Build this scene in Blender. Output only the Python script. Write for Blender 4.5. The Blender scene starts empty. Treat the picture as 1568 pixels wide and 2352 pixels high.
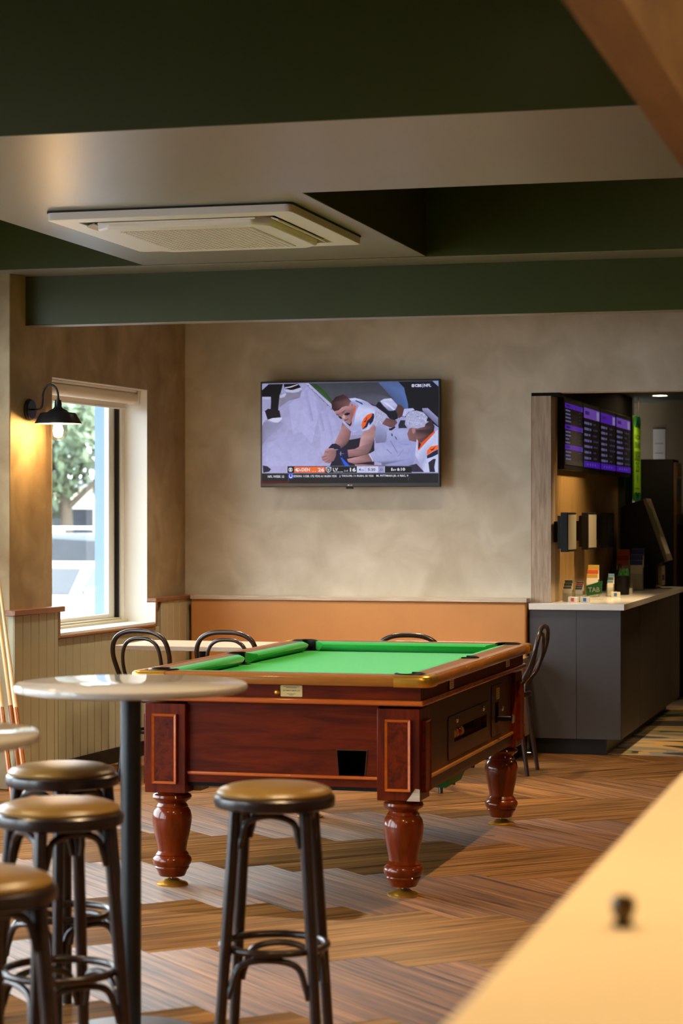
import bpy, bmesh, math, random
from mathutils import Vector, Matrix
from mathutils.geometry import tessellate_polygon
random.seed(7)
scene = bpy.context.scene
COL = scene.collection
R = math.radians

# ---------------------------------------------------------------- camera
cd = bpy.data.cameras.new('camera'); cam = bpy.data.objects.new('camera', cd); COL.objects.link(cam)
cam.location = (0, 0, 1.48)
cam.rotation_euler = (R(90), 0, math.atan(1346 / 5000))
cd.sensor_fit = 'VERTICAL'; cd.sensor_height = 36; cd.sensor_width = 24
cd.lens = 5000 / 2352 * 36
cd.shift_y = 5 / 2352
cd.clip_start = 0.05; cd.clip_end = 400
cd.dof.use_dof = True; cd.dof.focus_distance = 10.5; cd.dof.aperture_fstop = 4.0
scene.camera = cam

# ---------------------------------------------------------------- world, exposure
w = bpy.data.worlds.new('overcast'); scene.world = w; w.use_nodes = True
wn = w.node_tree.nodes
bg = wn['Background']; bg.inputs['Color'].default_value = (0.86, 0.94, 1.0, 1); bg.inputs['Strength'].default_value = 8.5
vs = scene.view_settings
vs.view_transform = 'Standard'; vs.look = 'None'; vs.gamma = 1; vs.use_curve_mapping = False
vs.exposure = 0.52
scene.cycles.use_denoising = True
scene.cycles.sample_clamp_indirect = 6
scene.cycles.max_bounces = 8; scene.cycles.diffuse_bounces = 5; scene.cycles.glossy_bounces = 4
scene.cycles.transparent_max_bounces = 12; scene.cycles.transmission_bounces = 4
scene.cycles.caustics_reflective = False; scene.cycles.caustics_refractive = False

WARM = (1.0, 0.70, 0.38)
# frame of the window wall: x = into the room, y = along the wall away from the camera
P0 = (-4.646, 13.36); WROT = R(-3.2)
WM = Matrix.Translation((P0[0], P0[1], 0)) @ Matrix.Rotation(WROT, 4, 'Z')
WIN_V = [(-1.964, -0.618), (-6.4, -3.0), (-10.1, -6.8), (-13.8, -10.5)]      # window openings along that wall
for k, (a, b) in enumerate(WIN_V):
    ld = bpy.data.lights.new('window_portal', 'AREA'); ld.shape = 'RECTANGLE'
    ld.size = b - a; ld.size_y = 1.44 if k == 0 else 2.4; ld.cycles.is_portal = True
    lo = bpy.data.objects.new('window_portal', ld); COL.objects.link(lo)
    lo.matrix_world = WM @ Matrix.Translation((-0.22 if k == 0 else -0.62, (a + b) / 2, 1.53 if k == 0 else 1.45)) @ Matrix.Rotation(R(90), 4, 'Z') @ Matrix.Rotation(R(90), 4, 'X')

# ---------------------------------------------------------------- helpers
def lin(c):
    f = lambda v: (v / 12.92 if v <= .04045 else ((v + .055) / 1.055) ** 2.4)
    return tuple(f(v / 255) for v in c[:3])

class MB:
    def __init__(s): s.bm = bmesh.new()
    def face(s, pts):
        try: return s.bm.faces.new([s.bm.verts.new(p) for p in pts])
        except ValueError: return None
    def box(s, x0, x1, y0, y1, z0, z1, M=None):
        v = [s.bm.verts.new((Vector(p) if M is None else M @ Vector(p))) for p in
             ((x0,y0,z0),(x1,y0,z0),(x1,y1,z0),(x0,y1,z0),(x0,y0,z1),(x1,y0,z1),(x1,y1,z1),(x0,y1,z1))]
        for f in ((0,3,2,1),(4,5,6,7),(0,1,5,4),(1,2,6,5),(2,3,7,6),(3,0,4,7)): s.bm.faces.new([v[i] for i in f])
        return s
    def lathe(s, prof, n=24, c=(0,0,0), M=None):
        rings = []
        for r, z in prof:
            if r < 1e-5: rings.append([s.bm.verts.new((c[0], c[1], c[2] + z))])
            else: rings.append([s.bm.verts.new((c[0] + r*math.cos(2*math.pi*i/n), c[1] + r*math.sin(2*math.pi*i/n), c[2] + z)) for i in range(n)])
        for a, b in zip(rings, rings[1:]):
            for i in range(n):
                j = (i+1) % n
                q = ([a[0], b[j], b[i]] if len(a) == 1 else [a[i], a[j], b[0]] if len(b) == 1 else [a[i], a[j], b[j], b[i]])
                if len(a) == 1 and len(b) == 1: continue
                try: s.bm.faces.new(q)
                except ValueError: pass
        for ring, fl in ((rings[0], True), (rings[-1], False)):
            if len(ring) > 2: s.bm.faces.new(ring[::-1] if fl else ring)
        if M is not None:
            for ring in rings:
                for v in ring: v.co = M @ v.co
        return s
    def cyl(s, p0, p1, r0, r1=None, n=16):
        p0, p1 = Vector(p0), Vector(p1); d = p1 - p0
        M = Matrix.Translation(p0) @ d.to_track_quat('Z', 'Y').to_matrix().to_4x4()
        return s.lathe([(r0, 0), (r0 if r1 is None else r1, d.length)], n, M=M)
    def tube(s, pts, r, n=10, closed=False, sub=6, spline=True):
        P = [Vector(p) for p in pts]; rr = r if isinstance(r, (list, tuple)) else [r]*len(P)
        if spline and len(P) > 2:
            Q, q = [], []
            m = len(P); rng = range(m if closed else m-1)
            for i in rng:
                a, b = P[i], P[(i+1) % m]
                a0 = P[i-1] if (i > 0 or closed) else a + (a-b)
                b1 = P[(i+2) % m] if (i+2 < m or closed) else b + (b-a)
                for k in range(sub):
                    t = k/sub
                    Q.append(.5*((2*a) + (b-a0)*t + (2*a0-5*a+4*b-b1)*t*t + (3*a-a0-3*b+b1)*t**3))
                    q.append(rr[i]*(1-t) + rr[(i+1) % m]*t)
            if not closed: Q.append(P[-1]); q.append(rr[-1])
            P, rr = Q, q
        m = len(P); rings = []; N = None
        for i in range(m):
            T = (P[(i+1) % m] - P[i-1]) if (closed or 0 < i < m-1) else (P[1]-P[0] if i == 0 else P[-1]-P[-2])
            T.normalize()
            if N is None: N = T.orthogonal().normalized()
            N = (N - T*N.dot(T)).normalized(); B = T.cross(N)
            rings.append([s.bm.verts.new(P[i] + rr[i]*(math.cos(2*math.pi*k/n)*N + math.sin(2*math.pi*k/n)*B)) for k in range(n)])
        off = 0
        if closed:
            off = min(range(n), key=lambda o: (rings[0][o].co - rings[-1][0].co).length)
        for i in range(m if closed else m-1):
            a, b = rings[i], rings[(i+1) % m]; o = off if (closed and i == m-1) else 0
            for k in range(n): s.bm.faces.new([a[k], a[(k+1) % n], b[(k+1+o) % n], b[(k+o) % n]])
        if not closed: s.bm.faces.new(rings[0][::-1]); s.bm.faces.new(rings[-1])
        return s
    def prism(s, loops, z0, z1, M=None):
        """loops: outer 2-D outline and any holes, extruded from z0 to z1"""
        if not isinstance(loops[0][0], (list, tuple)): loops = [loops]
        flat = [p for L in loops for p in L]
        tri = tessellate_polygon([[Vector((p[0], p[1], 0)) for p in L] for L in loops])
        mk = lambda z: [s.bm.verts.new((Vector((p[0], p[1], z)) if M is None else M @ Vector((p[0], p[1], z)))) for p in flat]
        lo, hi = mk(z0), mk(z1)
        for t in tri:
            for vs_, rev in ((hi, False), (lo, True)):
                try: s.bm.faces.new([vs_[i] for i in (t[::-1] if rev else t)])
                except ValueError: pass
        k = 0
        for L in loops:
            n = len(L)
            for i in range(n):
                try: s.bm.faces.new([lo[k+i], lo[k+(i+1) % n], hi[k+(i+1) % n], hi[k+i]])
                except ValueError: pass
            k += n
        return s
    def mesh(s, name, mats, smooth=40):
        bmesh.ops.recalc_face_normals(s.bm, faces=s.bm.faces)
        me = bpy.data.meshes.new(name); s.bm.to_mesh(me); s.bm.free()
        for m in (mats if isinstance(mats, (list, tuple)) else [mats]): me.materials.append(m)
        if smooth:
            for p in me.polygons: p.use_smooth = True
            me.set_sharp_from_angle(angle=R(smooth))
        return me
    def build(s, name, mat, parent=None, M=None, bevel=0, smooth=40, seg=2):
        o = bpy.data.objects.new(name, s.mesh(name, mat, smooth)); COL.objects.link(o)
        if parent is not None: o.parent = parent
        if M is not None: o.matrix_local = M
        if bevel:
            b = o.modifiers.new('edge', 'BEVEL'); b.width = bevel; b.segments = seg; b.limit_method = 'ANGLE'; b.angle_limit = R(35)
        return o

def box(name, mat, b, parent=None, bevel=0, M=None):
    return MB().box(*b).build(name, mat, parent, M, bevel)
def tag(o, label, cat, group=None):
    o['label'] = label; o['category'] = cat
    if group: o['group'] = group
    return o
def stru(o, label=None):
    o['kind'] = 'structure'
    if label: o['label'] = label
    return o
def thing(name, loc, label, cat, group=None, rz=0, M=None):
    o = bpy.data.objects.new(name, None); COL.objects.link(o); o.empty_display_size = .1
    if M is not None: o.matrix_world = M
    else: o.location = loc; o.rotation_euler = (0, 0, rz)
    return tag(o, label, cat, group)
def copy_tree(o, parent=None):
    c = o.copy(); COL.objects.link(c)
    if parent is not None: c.parent = parent
    for ch in o.children: copy_tree(ch, c)
    return c
def text_mesh(txt, w, h, bold=0.0, align='L'):
    """flat text outline scaled into w x h, lower left (or centre) at the origin; returns verts, faces"""
    cu = bpy.data.curves.new('txt', 'FONT'); cu.body = txt; cu.offset = bold; cu.resolution_u = 2
    ob = bpy.data.objects.new('txt', cu); COL.objects.link(ob)
    dg = bpy.context.evaluated_depsgraph_get(); me = bpy.data.meshes.new_from_object(ob.evaluated_get(dg))
    V = [v.co.copy() for v in me.vertices]; Fs = [tuple(p.vertices) for p in me.polygons]
    bpy.data.objects.remove(ob); bpy.data.curves.remove(cu); bpy.data.meshes.remove(me)
    if not V: return [], []
    x0, x1 = min(v.x for v in V), max(v.x for v in V); y0, y1 = min(v.y for v in V), max(v.y for v in V)
    sx = w/(x1-x0); sy = h/(y1-y0) if h else sx
    return [((v.x-x0)*sx - (w/2 if align == 'C' else 0), (v.y-y0)*sy - (h/2 if align == 'C' and h else 0)) for v in V], Fs
def text_obj(name, txt, w, h, mat, parent, M, bold=0.0, align='C'):
    V, Fs = text_mesh(txt, w, h, bold, align)
    me = bpy.data.meshes.new(name); me.from_pydata([(x, y, 0) for x, y in V], [], Fs); me.materials.append(mat)
    o = bpy.data.objects.new(name, me); COL.objects.link(o); o.parent = parent; o.matrix_local = M
    return o

# ---------------------------------------------------------------- materials
def node_mat(name):
    m = bpy.data.materials.new(name); m.use_nodes = True
    nt = m.node_tree; return m, nt, nt.nodes['Principled BSDF']
def N(nt, t, **k):
    n = nt.nodes.new(t)
    for a, b in k.items():
        if a in n.inputs: n.inputs[a].default_value = b
        else: setattr(n, a, b)
    return n
def mat(name, rgb, rough=.5, metal=0, spec=.5, coat=0, emit=0, var=0, scale=8, bump=0, bscale=60, sheen=0):
    m, nt, b = node_mat(name); c = lin(rgb)
    b.inputs['Base Color'].default_value = (*c, 1); b.inputs['Roughness'].default_value = rough
    b.inputs['Metallic'].default_value = metal; b.inputs['Specular IOR Level'].default_value = spec
    b.inputs['Coat Weight'].default_value = coat; b.inputs['Coat Roughness'].default_value = .08
    if sheen: b.inputs['Sheen Weight'].default_value = sheen
    if emit: b.inputs['Emission Color'].default_value = (*c, 1); b.inputs['Emission Strength'].default_value = emit
    if var or bump:
        tc = N(nt, 'ShaderNodeTexCoord')
    if var:
        n = N(nt, 'ShaderNodeTexNoise', Scale=scale, Detail=5.0); nt.links.new(tc.outputs['Object'], n.inputs['Vector'])
        mp = N(nt, 'ShaderNodeMapRange'); mp.inputs['From Min'].default_value = .3; mp.inputs['From Max'].default_value = .7
        mp.inputs['To Min'].default_value = 1-var; mp.inputs['To Max'].default_value = 1+var
        nt.links.new(n.outputs['Fac'], mp.inputs['Value'])
        mx = N(nt, 'ShaderNodeVectorMath', operation='SCALE'); mx.inputs[0].default_value = c
        nt.links.new(mp.outputs[0], mx.inputs['Scale']); nt.links.new(mx.outputs[0], b.inputs['Base Color'])
    if bump:
        n2 = N(nt, 'ShaderNodeTexNoise', Scale=bscale, Detail=3.0); nt.links.new(tc.outputs['Object'], n2.inputs['Vector'])
        bp = N(nt, 'ShaderNodeBump', Strength=bump, Distance=.01); nt.links.new(n2.outputs['Fac'], bp.inputs['Height']); nt.links.new(bp.outputs[0], b.inputs['Normal'])
    return m
def wood(name, c1, c2, stretch=(1, 12, 12), scale=3, rough=.4, coat=0, c3=None, rand=0.0, aniso=0, bump=0, contrast=(.3, .7), spec=.5, dist=.6):
    """grain runs along the axis with the smallest stretch"""
    m, nt, b = node_mat(name)
    tc = N(nt, 'ShaderNodeTexCoord'); oi = N(nt, 'ShaderNodeObjectInfo')
    ad = N(nt, 'ShaderNodeVectorMath', operation='MULTIPLY_ADD'); ad.inputs[1].default_value = (1, 1, 1)
    sc = N(nt, 'ShaderNodeVectorMath', operation='SCALE'); sc.inputs[0].default_value = (37, 53, 71)
    nt.links.new(oi.outputs['Random'], sc.inputs['Scale'])
    nt.links.new(tc.outputs['Object'], ad.inputs[0]); nt.links.new(sc.outputs[0], ad.inputs[2])
    mp = N(nt, 'ShaderNodeMapping'); mp.inputs['Scale'].default_value = stretch; nt.links.new(ad.outputs[0], mp.inputs['Vector'])
    n = N(nt, 'ShaderNodeTexNoise', Scale=scale, Detail=6.0, Roughness=.62, Distortion=dist); nt.links.new(mp.outputs[0], n.inputs['Vector'])
    cr = N(nt, 'ShaderNodeValToRGB'); e = cr.color_ramp.elements
    e[0].position, e[1].position = contrast; e[0].color = (*lin(c1), 1); e[1].color = (*lin(c2), 1)
    if c3: x = e.new((contrast[0]+contrast[1])/2); x.color = (*lin(c3), 1)
    nt.links.new(n.outputs['Fac'], cr.inputs['Fac'])
    col = cr.outputs[0]
    if rand:
        mr = N(nt, 'ShaderNodeMapRange'); mr.inputs['To Min'].default_value = 1-rand; mr.inputs['To Max'].default_value = 1+rand
        nt.links.new(oi.outputs['Random'], mr.inputs['Value'])
        s2 = N(nt, 'ShaderNodeVectorMath', operation='SCALE'); nt.links.new(col, s2.inputs[0]); nt.links.new(mr.outputs[0], s2.inputs['Scale']); col = s2.outputs[0]
    nt.links.new(col, b.inputs['Base Color'])
    b.inputs['Roughness'].default_value = rough; b.inputs['Coat Weight'].default_value = coat; b.inputs['Coat Roughness'].default_value = .06
    b.inputs['Specular IOR Level'].default_value = spec
    if aniso:
        b.inputs['Anisotropic'].default_value = aniso
        vt = N(nt, 'ShaderNodeVectorTransform', vector_type='VECTOR', convert_from='OBJECT', convert_to='WORLD')
        vt.inputs[0].default_value = (0, 1, 0); nt.links.new(vt.outputs[0], b.inputs['Tangent'])
    if bump:
        bp = N(nt, 'ShaderNodeBump', Strength=bump, Distance=.002); nt.links.new(n.outputs['Fac'], bp.inputs['Height']); nt.links.new(bp.outputs[0], b.inputs['Normal'])
    return m
def glass(name, tint=(1, 1, 1), rough=0.0, extra=0.0):
    m = bpy.data.materials.new(name); m.use_nodes = True; nt = m.node_tree; nt.nodes.remove(nt.nodes['Principled BSDF'])
    out = nt.nodes['Material Output']; tr = N(nt, 'ShaderNodeBsdfTransparent'); tr.inputs[0].default_value = (*tint, 1)
    gl = N(nt, 'ShaderNodeBsdfGlossy', Roughness=rough); lw = N(nt, 'ShaderNodeLayerWeight', Blend=.5)
    p5 = N(nt, 'ShaderNodeMath', operation='POWER'); p5.inputs[1].default_value = 5; nt.links.new(lw.outputs['Facing'], p5.inputs[0])
    fr = N(nt, 'ShaderNodeMath', operation='MULTIPLY_ADD'); fr.inputs[1].default_value = .9; fr.inputs[2].default_value = .03; nt.links.new(p5.outputs[0], fr.inputs[0])
    mx = N(nt, 'ShaderNodeMixShader'); fac = fr.outputs[0]
    if extra:
        a = N(nt, 'ShaderNodeMath', operation='ADD'); a.inputs[1].default_value = extra; nt.links.new(fac, a.inputs[0]); fac = a.outputs[0]
    nt.links.new(fac, mx.inputs[0]); nt.links.new(tr.outputs[0], mx.inputs[1]); nt.links.new(gl.outputs[0], mx.inputs[2]); nt.links.new(mx.outputs[0], out.inputs[0])
    return m
def glow(name, rgb, strength):
    m = bpy.data.materials.new(name); m.use_nodes = True; nt = m.node_tree; nt.nodes.remove(nt.nodes['Principled BSDF'])
    e = N(nt, 'ShaderNodeEmission', Strength=strength); e.inputs[0].default_value = (*rgb, 1)
    nt.links.new(e.outputs[0], nt.nodes['Material Output'].inputs[0]); return m
def plaster(name, ca, cb):
    m, nt, b = node_mat(name)
    tc = N(nt, 'ShaderNodeTexCoord')
    n1 = N(nt, 'ShaderNodeTexNoise', Scale=1.3, Detail=6.0, Distortion=.8); n2 = N(nt, 'ShaderNodeTexNoise', Scale=4.5, Detail=7.0, Distortion=.7)
    for n in (n1, n2): nt.links.new(tc.outputs['Object'], n.inputs['Vector'])
    mx = N(nt, 'ShaderNodeMix', data_type='FLOAT'); mx.inputs[0].default_value = .5
    nt.links.new(n1.outputs['Fac'], mx.inputs[2]); nt.links.new(n2.outputs['Fac'], mx.inputs[3])
    cr = N(nt, 'ShaderNodeValToRGB'); cr.color_ramp.elements[0].position = .36; cr.color_ramp.elements[1].position = .64
    cr.color_ramp.elements[0].color = (*lin(ca), 1); cr.color_ramp.elements[1].color = (*lin(cb), 1)
    nt.links.new(mx.outputs[0], cr.inputs[0]); nt.links.new(cr.outputs[0], b.inputs['Base Color'])
    b.inputs['Roughness'].default_value = .6; b.inputs['Specular IOR Level'].default_value = .3
    bp = N(nt, 'ShaderNodeBump', Strength=.05, Distance=.01); nt.links.new(n2.outputs['Fac'], bp.inputs['Height']); nt.links.new(bp.outputs[0], b.inputs['Normal'])
    return m
def mesh_colour_glow(name, strength, noise=.18):
    """a lit screen: the picture is a colour attribute"""
    m, nt, b = node_mat(name)
    at = N(nt, 'ShaderNodeAttribute', attribute_name='Col'); tc = N(nt, 'ShaderNodeTexCoord')
    n = N(nt, 'ShaderNodeTexNoise', Scale=22.0, Detail=5.0, Distortion=1.0); nt.links.new(tc.outputs['Object'], n.inputs['Vector'])
    mp = N(nt, 'ShaderNodeMapRange'); mp.inputs['From Min'].default_value = .3; mp.inputs['From Max'].default_value = .7
    mp.inputs['To Min'].default_value = 1-noise; mp.inputs['To Max'].default_value = 1+noise; nt.links.new(n.outputs['Fac'], mp.inputs['Value'])
    sc = N(nt, 'ShaderNodeVectorMath', operation='SCALE'); nt.links.new(at.outputs['Color'], sc.inputs[0]); nt.links.new(mp.outputs[0], sc.inputs['Scale'])
    nt.links.new(sc.outputs[0], b.inputs['Emission Color']); b.inputs['Emission Strength'].default_value = strength
    b.inputs['Base Color'].default_value = (.01, .01, .012, 1); b.inputs['Roughness'].default_value = .4; b.inputs['Specular IOR Level'].default_value = .12
    return m

M_PLASTER = plaster('beige_plaster', (188, 178, 158), (220, 212, 196))
M_SHADED_PLASTER = plaster('shaded_tan_plaster', (150, 128, 94), (190, 170, 134))  # same plaster with the window wall's backlit shade put into the colour
M_SOFFIT_SHEEN = mat('grey_soffit_sheen', (142, 140, 126), .34, spec=.6, var=.03, scale=2)  # pale grey stands in for grazing sheen on the green undersides
M_GREEN = mat('dark_green_paint', (64, 70, 24), .38, spec=.35, var=.05, scale=2)
M_DARKCEIL = mat('dark_ceiling_paint', (42, 38, 28), .5)
M_WHITE = mat('white_paint', (236, 234, 226), .4)
M_CREAM = mat('cream_wall_panel', (196, 186, 152), .45)
M_SAGE = mat('wainscot_paint', (186, 181, 148), .45, var=.02)
M_TRIM = wood('walnut_trim', (118, 74, 44), (168, 116, 76), (10, 1, 10), 4, .35)
M_PALEWOOD = wood('pale_laminate', (150, 128, 108), (196, 176, 154), (14, 14, 1), 5, .4)
M_PALEWOOD_X = wood('pale_laminate_long', (176, 156, 134), (218, 202, 182), (1, 14, 14), 5, .35)
M_PANELWOOD = wood('panel_wood', (92, 70, 36), (150, 118, 66), (16, 16, 1), 4, .42)
M_BLACK = mat('black_plastic', (14, 14, 15), .35, spec=.3)
M_MATTEBLACK = mat('black_laminate', (12, 12, 12), .6, spec=.15)
M_BLACKMETAL = mat('black_powder_coat', (26, 28, 32), .38)
M_SKIRT = mat('black_skirting', (18, 18, 18), .45)
M_PLANK = wood('plank_floor', (52, 31, 12), (158, 110, 60), (.8, 24, 24), 2.0, .50, c3=(122, 82, 42), rand=.26, aniso=.85, bump=0, contrast=(.33, .64), spec=.5, dist=.25)
M_MAHOG = wood('mahogany', (64, 15, 0), (114, 36, 1), (1, 9, 9), 3, .36, coat=.05, spec=.12)
M_MAHOG_V = wood('mahogany_upright', (58, 13, 0), (118, 37, 1), (9, 9, 1), 3, .34, coat=.06, spec=.14)
M_MAHOG_LEG = wood('mahogany_turned', (86, 26, 0), (132, 48, 3), (6, 6, 1), 4, .3, coat=.7, spec=.15)
M_SIDEWOOD = wood('brown_table_side', (60, 30, 12), (84, 44, 18), (9, 1, 9), 3, .4, coat=.05, spec=.2)
M_ORANGE = wood('orange_moulding_highlight', (176, 78, 16), (206, 104, 28), (1, 8, 8), 3, .25, coat=.5)
M_RAIL = wood('rail_bullnose', (150, 90, 30), (182, 116, 44), (1, 1, 8), 3, .25, coat=.5)
M_RAILTOP = wood('rail_top', (120, 82, 56), (142, 100, 70), (3, 3, 8), 4, .55)
M_BRASS = mat('brass', (226, 172, 66), .30, metal=.85, var=.1, scale=30)
M_CHROME = mat('chrome', (210, 210, 210), .15, metal=1)
M_STEEL = mat('steel', (150, 150, 150), .3, metal=1)
M_FELT = mat('green_baize', (58, 182, 84), .95, spec=.1, var=.06, scale=200, sheen=.15)
M_FELT2 = mat('green_baize_cushion', (48, 166, 72), .95, spec=.1, var=.05, scale=200, sheen=.15)
M_GREENPAN = mat('green_underside_box', (20, 120, 36), .6)
M_LEATHER = mat('tan_vinyl', (198, 138, 76), .42, var=.06, scale=3, bump=.15, bscale=180)
M_SEATGOLD = mat('gold_vinyl', (142, 108, 50), .30, spec=.6, var=.05, bump=.1, bscale=220)
M_BENT = wood('dark_bentwood', (28, 15, 11), (48, 28, 19), (5, 5, 5), 4, .3, coat=.15)
M_TABLETOP = mat('pale_stone_laminate', (214, 208, 200), .06, var=.02, scale=40, spec=.5)
M_BASEGREY = mat('grey_table_base', (120, 124, 132), .35, metal=.2)
M_STONE = mat('white_stone', (232, 228, 220), .16, var=.02, scale=30)
M_CHAR = mat('charcoal_laminate', (70, 67, 69), .42, var=.05, scale=3)
M_CHARWOOD = wood('charcoal_woodgrain', (44, 36, 28), (66, 54, 42), (10, 10, 1), 3, .5)
M_ACWHITE = mat('off_white_plastic', (246, 238, 228), .4)
M_ACGRILLE = mat('grille_plastic', (206, 194, 178), .55)
M_DARKGAP = mat('dark_gap', (24, 22, 22), .7)
M_BAR = mat('bar_top_laminate', (232, 208, 164), .32, var=.05, scale=2.5)
M_BEAMWOOD = wood('bulkhead_veneer', (104, 74, 42), (136, 100, 60), (8, 1, 8), 2, .5)
M_GLASS = glass('window_glass', (.93, .955, .965), 0, .03)
M_CLEAR = glass('clear_acrylic', (.93, .96, .95), .05, .05)
M_JAR = glass('lamp_jar_glass', (.98, .96, .9), .02, .08)
M_PAPER = mat('white_paper', (232, 224, 208), .7)
M_TABGREEN = mat('sign_green', (10, 104, 48), .5)
M_TEXTWHITE = mat('white_print', (222, 222, 214), .6)
M_TEXTDARK = mat('dark_print', (40, 36, 24), .6)
M_SHUT = mat('white_enamel', (245, 240, 228), .4)
M_FROST = glow('downlight_diffuser', WARM, 28)

# ---------------------------------------------------------------- lights: recessed downlights, of the place and added
def downlight(loc, power, label, angle=110, blend=.6, size=.10, group='recessed warm downlights', aim=None, colour=WARM, r=.055):
    x, y, z = loc
    t = thing('downlight', loc, label, 'downlight', group)
    MB().lathe([(r+.014, 0), (r+.014, -.004), (r, -.006), (r, .0)], 24).build('trim_ring', M_WHITE, t)
    MB().lathe([(0, -.0015), (r, -.0015), (r, -.0005), (0, -.0005)], 24).build('diffuser', M_FROST, t)
    ld = bpy.data.lights.new('downlight_lamp', 'SPOT'); ld.energy = power; ld.color = colour; ld.spot_size = R(angle); ld.spot_blend = blend; ld.shadow_soft_size = size
    lo = bpy.data.objects.new('downlight_lamp', ld); COL.objects.link(lo); lo.location = (x, y, z-.02)
    if aim: lo.rotation_euler = (Vector(aim)-Vector((x, y, z))).to_track_quat('-Z', 'Y').to_euler()
    return t

# ================================================================ the room
# ---- floor and herringbone planks
floor = stru(MB().box(-6.2, 4.2, -3.2, 13.36, -.12, -.004).build('floor', mat('floor_screed', (72, 52, 34), .8)), 'warm brown herringbone plank floor')
PW, PL = .2121, 1.2162
q2 = math.sqrt(.5)
E1 = Vector((q2, q2)); E2 = Vector((q2, -q2))
ORG = Vector((-2.577, 7.783)) - (E1*PL + E2*PW)
def clip_poly(poly, ax, lim, keep_less):
    out = []
    for i, p in enumerate(poly):
        q = poly[(i+1) % len(poly)]
        ip = (p[ax] <= lim) == keep_less; iq = (q[ax] <= lim) == keep_less
        if ip: out.append(p)
        if ip != iq:
            t = (lim-p[ax])/(q[ax]-p[ax]); out.append((p[0]+(q[0]-p[0])*t, p[1]+(q[1]-p[1])*t))
    return out
def wall_x(y): return P0[0] + math.tan(R(3.2))*(y-P0[1])      # window wall plane
plank_n = 0
G = .0014
for i in range(-45, 45):
    for j in range(-8, 8):
        base = ORG + Vector((i*math.sqrt(2)*PW, j*math.sqrt(2)*PL))
        for kind in (0, 1):
            if kind == 0: org, ax, ay = base, E1, E2
            else: org, ax, ay = base + E1*(PL+PW) + E2*(PW-PL), E2, -E1        # plank across the zigzag
            cen = org + ax*PL/2 + ay*PW/2
            if not (-5.3 < cen.x < 0.2 and 3.6 < cen.y < 13.7): continue
            if cen.x > -.6 and cen.y < 6.5: continue
            cs = [(-PL/2+G, -PW/2+G), (PL/2-G, -PW/2+G), (PL/2-G, PW/2-G), (-PL/2+G, PW/2-G)]
            wp = [tuple(cen + ax*a + ay*b) for a, b in cs]
            wp = clip_poly(wp, 1, 13.355, True)
            if len(wp) < 3: continue
            wp = clip_poly(wp, 0, -5.3, False)
            if len(wp) < 3: continue
            ay = -ay; loc = [((Vector(p)-cen).dot(ax), (Vector(p)-cen).dot(ay)) for p in wp]
            mb = MB(); mb.prism(loc, -.0035, 0)
            o = mb.build('floor_plank', M_PLANK, floor, smooth=0)
            M = Matrix.Identity(4); M.col[0][:2] = ax; M.col[1][:2] = ay; M.col[3][:2] = cen
            o.matrix_local = M; plank_n += 1

# ---- patterned carpet of the betting area
m, nt, b = node_mat('wave_carpet')
tc = N(nt, 'ShaderNodeTexCoord'); mp = N(nt, 'ShaderNodeMapping'); mp.inputs['Scale'].default_value = (.45, 1.15, 1)
nz = N(nt, 'ShaderNodeTexNoise', Scale=1.1, Detail=1.5, Distortion=1.4); nt.links.new(tc.outputs['Object'], mp.inputs[0]); nt.links.new(mp.outputs[0], nz.inputs['Vector'])
cr = N(nt, 'ShaderNodeValToRGB'); cr.color_ramp.interpolation = 'CONSTANT'
el = cr.color_ramp.elements
el[0].position = 0; el[0].color = (*lin((58, 50, 36)), 1); el[1].position = .40; el[1].color = (*lin((128, 122, 116)), 1)
for p, c in ((.47, (176, 146, 96)), (.535, (52, 48, 36)), (.57, (84, 140, 96)), (.585, (150, 120, 76)), (.64, (96, 92, 90))):
    e = el.new(p); e.color = (*lin(c), 1)
nt.links.new(nz.outputs['Fac'], cr.inputs[0]); nt.links.new(cr.outputs[0], b.inputs['Base Color']); b.inputs['Roughness'].default_value = .95
stru(MB().box(-2.254, 4.2, 13.36, 19.2, -.12, .002).build('floor', m), 'patterned carpet with grey tan and green waves')

# ---- back wall with the opening to the betting area
wb = MB().box(-4.92, -2.377, 13.36, 13.5, 0, 3.3)
wb.box(-2.377, 4.2, 13.36, 13.5, 2.234, 3.3)
stru(wb.build('wall_back', M_PLASTER), 'beige polished plaster back wall')
stru(box('trim_1', M_PALEWOOD, (-2.377, -2.254, 13.362, 13.52, 0, 2.213)), 'pale wood laminate end of the partition')
stru(box('trim_2', M_MATTEBLACK, (-2.377, -2.20, 13.37, 13.52, 2.213, 2.234)), 'black shadow gap above the partition')
stru(box('wall_partition', M_PANELWOOD, (-2.34, -2.254, 13.52, 16.39, 0, 2.235)), 'brown woodgrain partition behind the screens')
stru(box('trim_4', M_MATTEBLACK, (-2.36, -2.25, 13.525, 16.39, 2.235, 2.4)), 'black bulkhead above the odds screens')
stru(box('wall_partition_end', M_MATTEBLACK, (-2.34, -2.256, 16.391, 17.24, 0, 2.4)), 'black return at the end of the partition')
stru(box('wall_betting_far', mat('betting_wall_tan', (112, 94, 68), .6), (-3.2, 4.2, 18.0, 18.15, 0, 2.6)), 'tan far wall of the betting area')
stru(box('wall_betting_side', M_MATTEBLACK, (-3.3, -3.2, 13.5, 18.15, 0, 2.6)))
stru(box('ceiling', M_DARKCEIL, (-3.3, 4.2, 13.5, 18.15, 2.4, 2.5)), 'dark low ceiling of the betting area')

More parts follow.
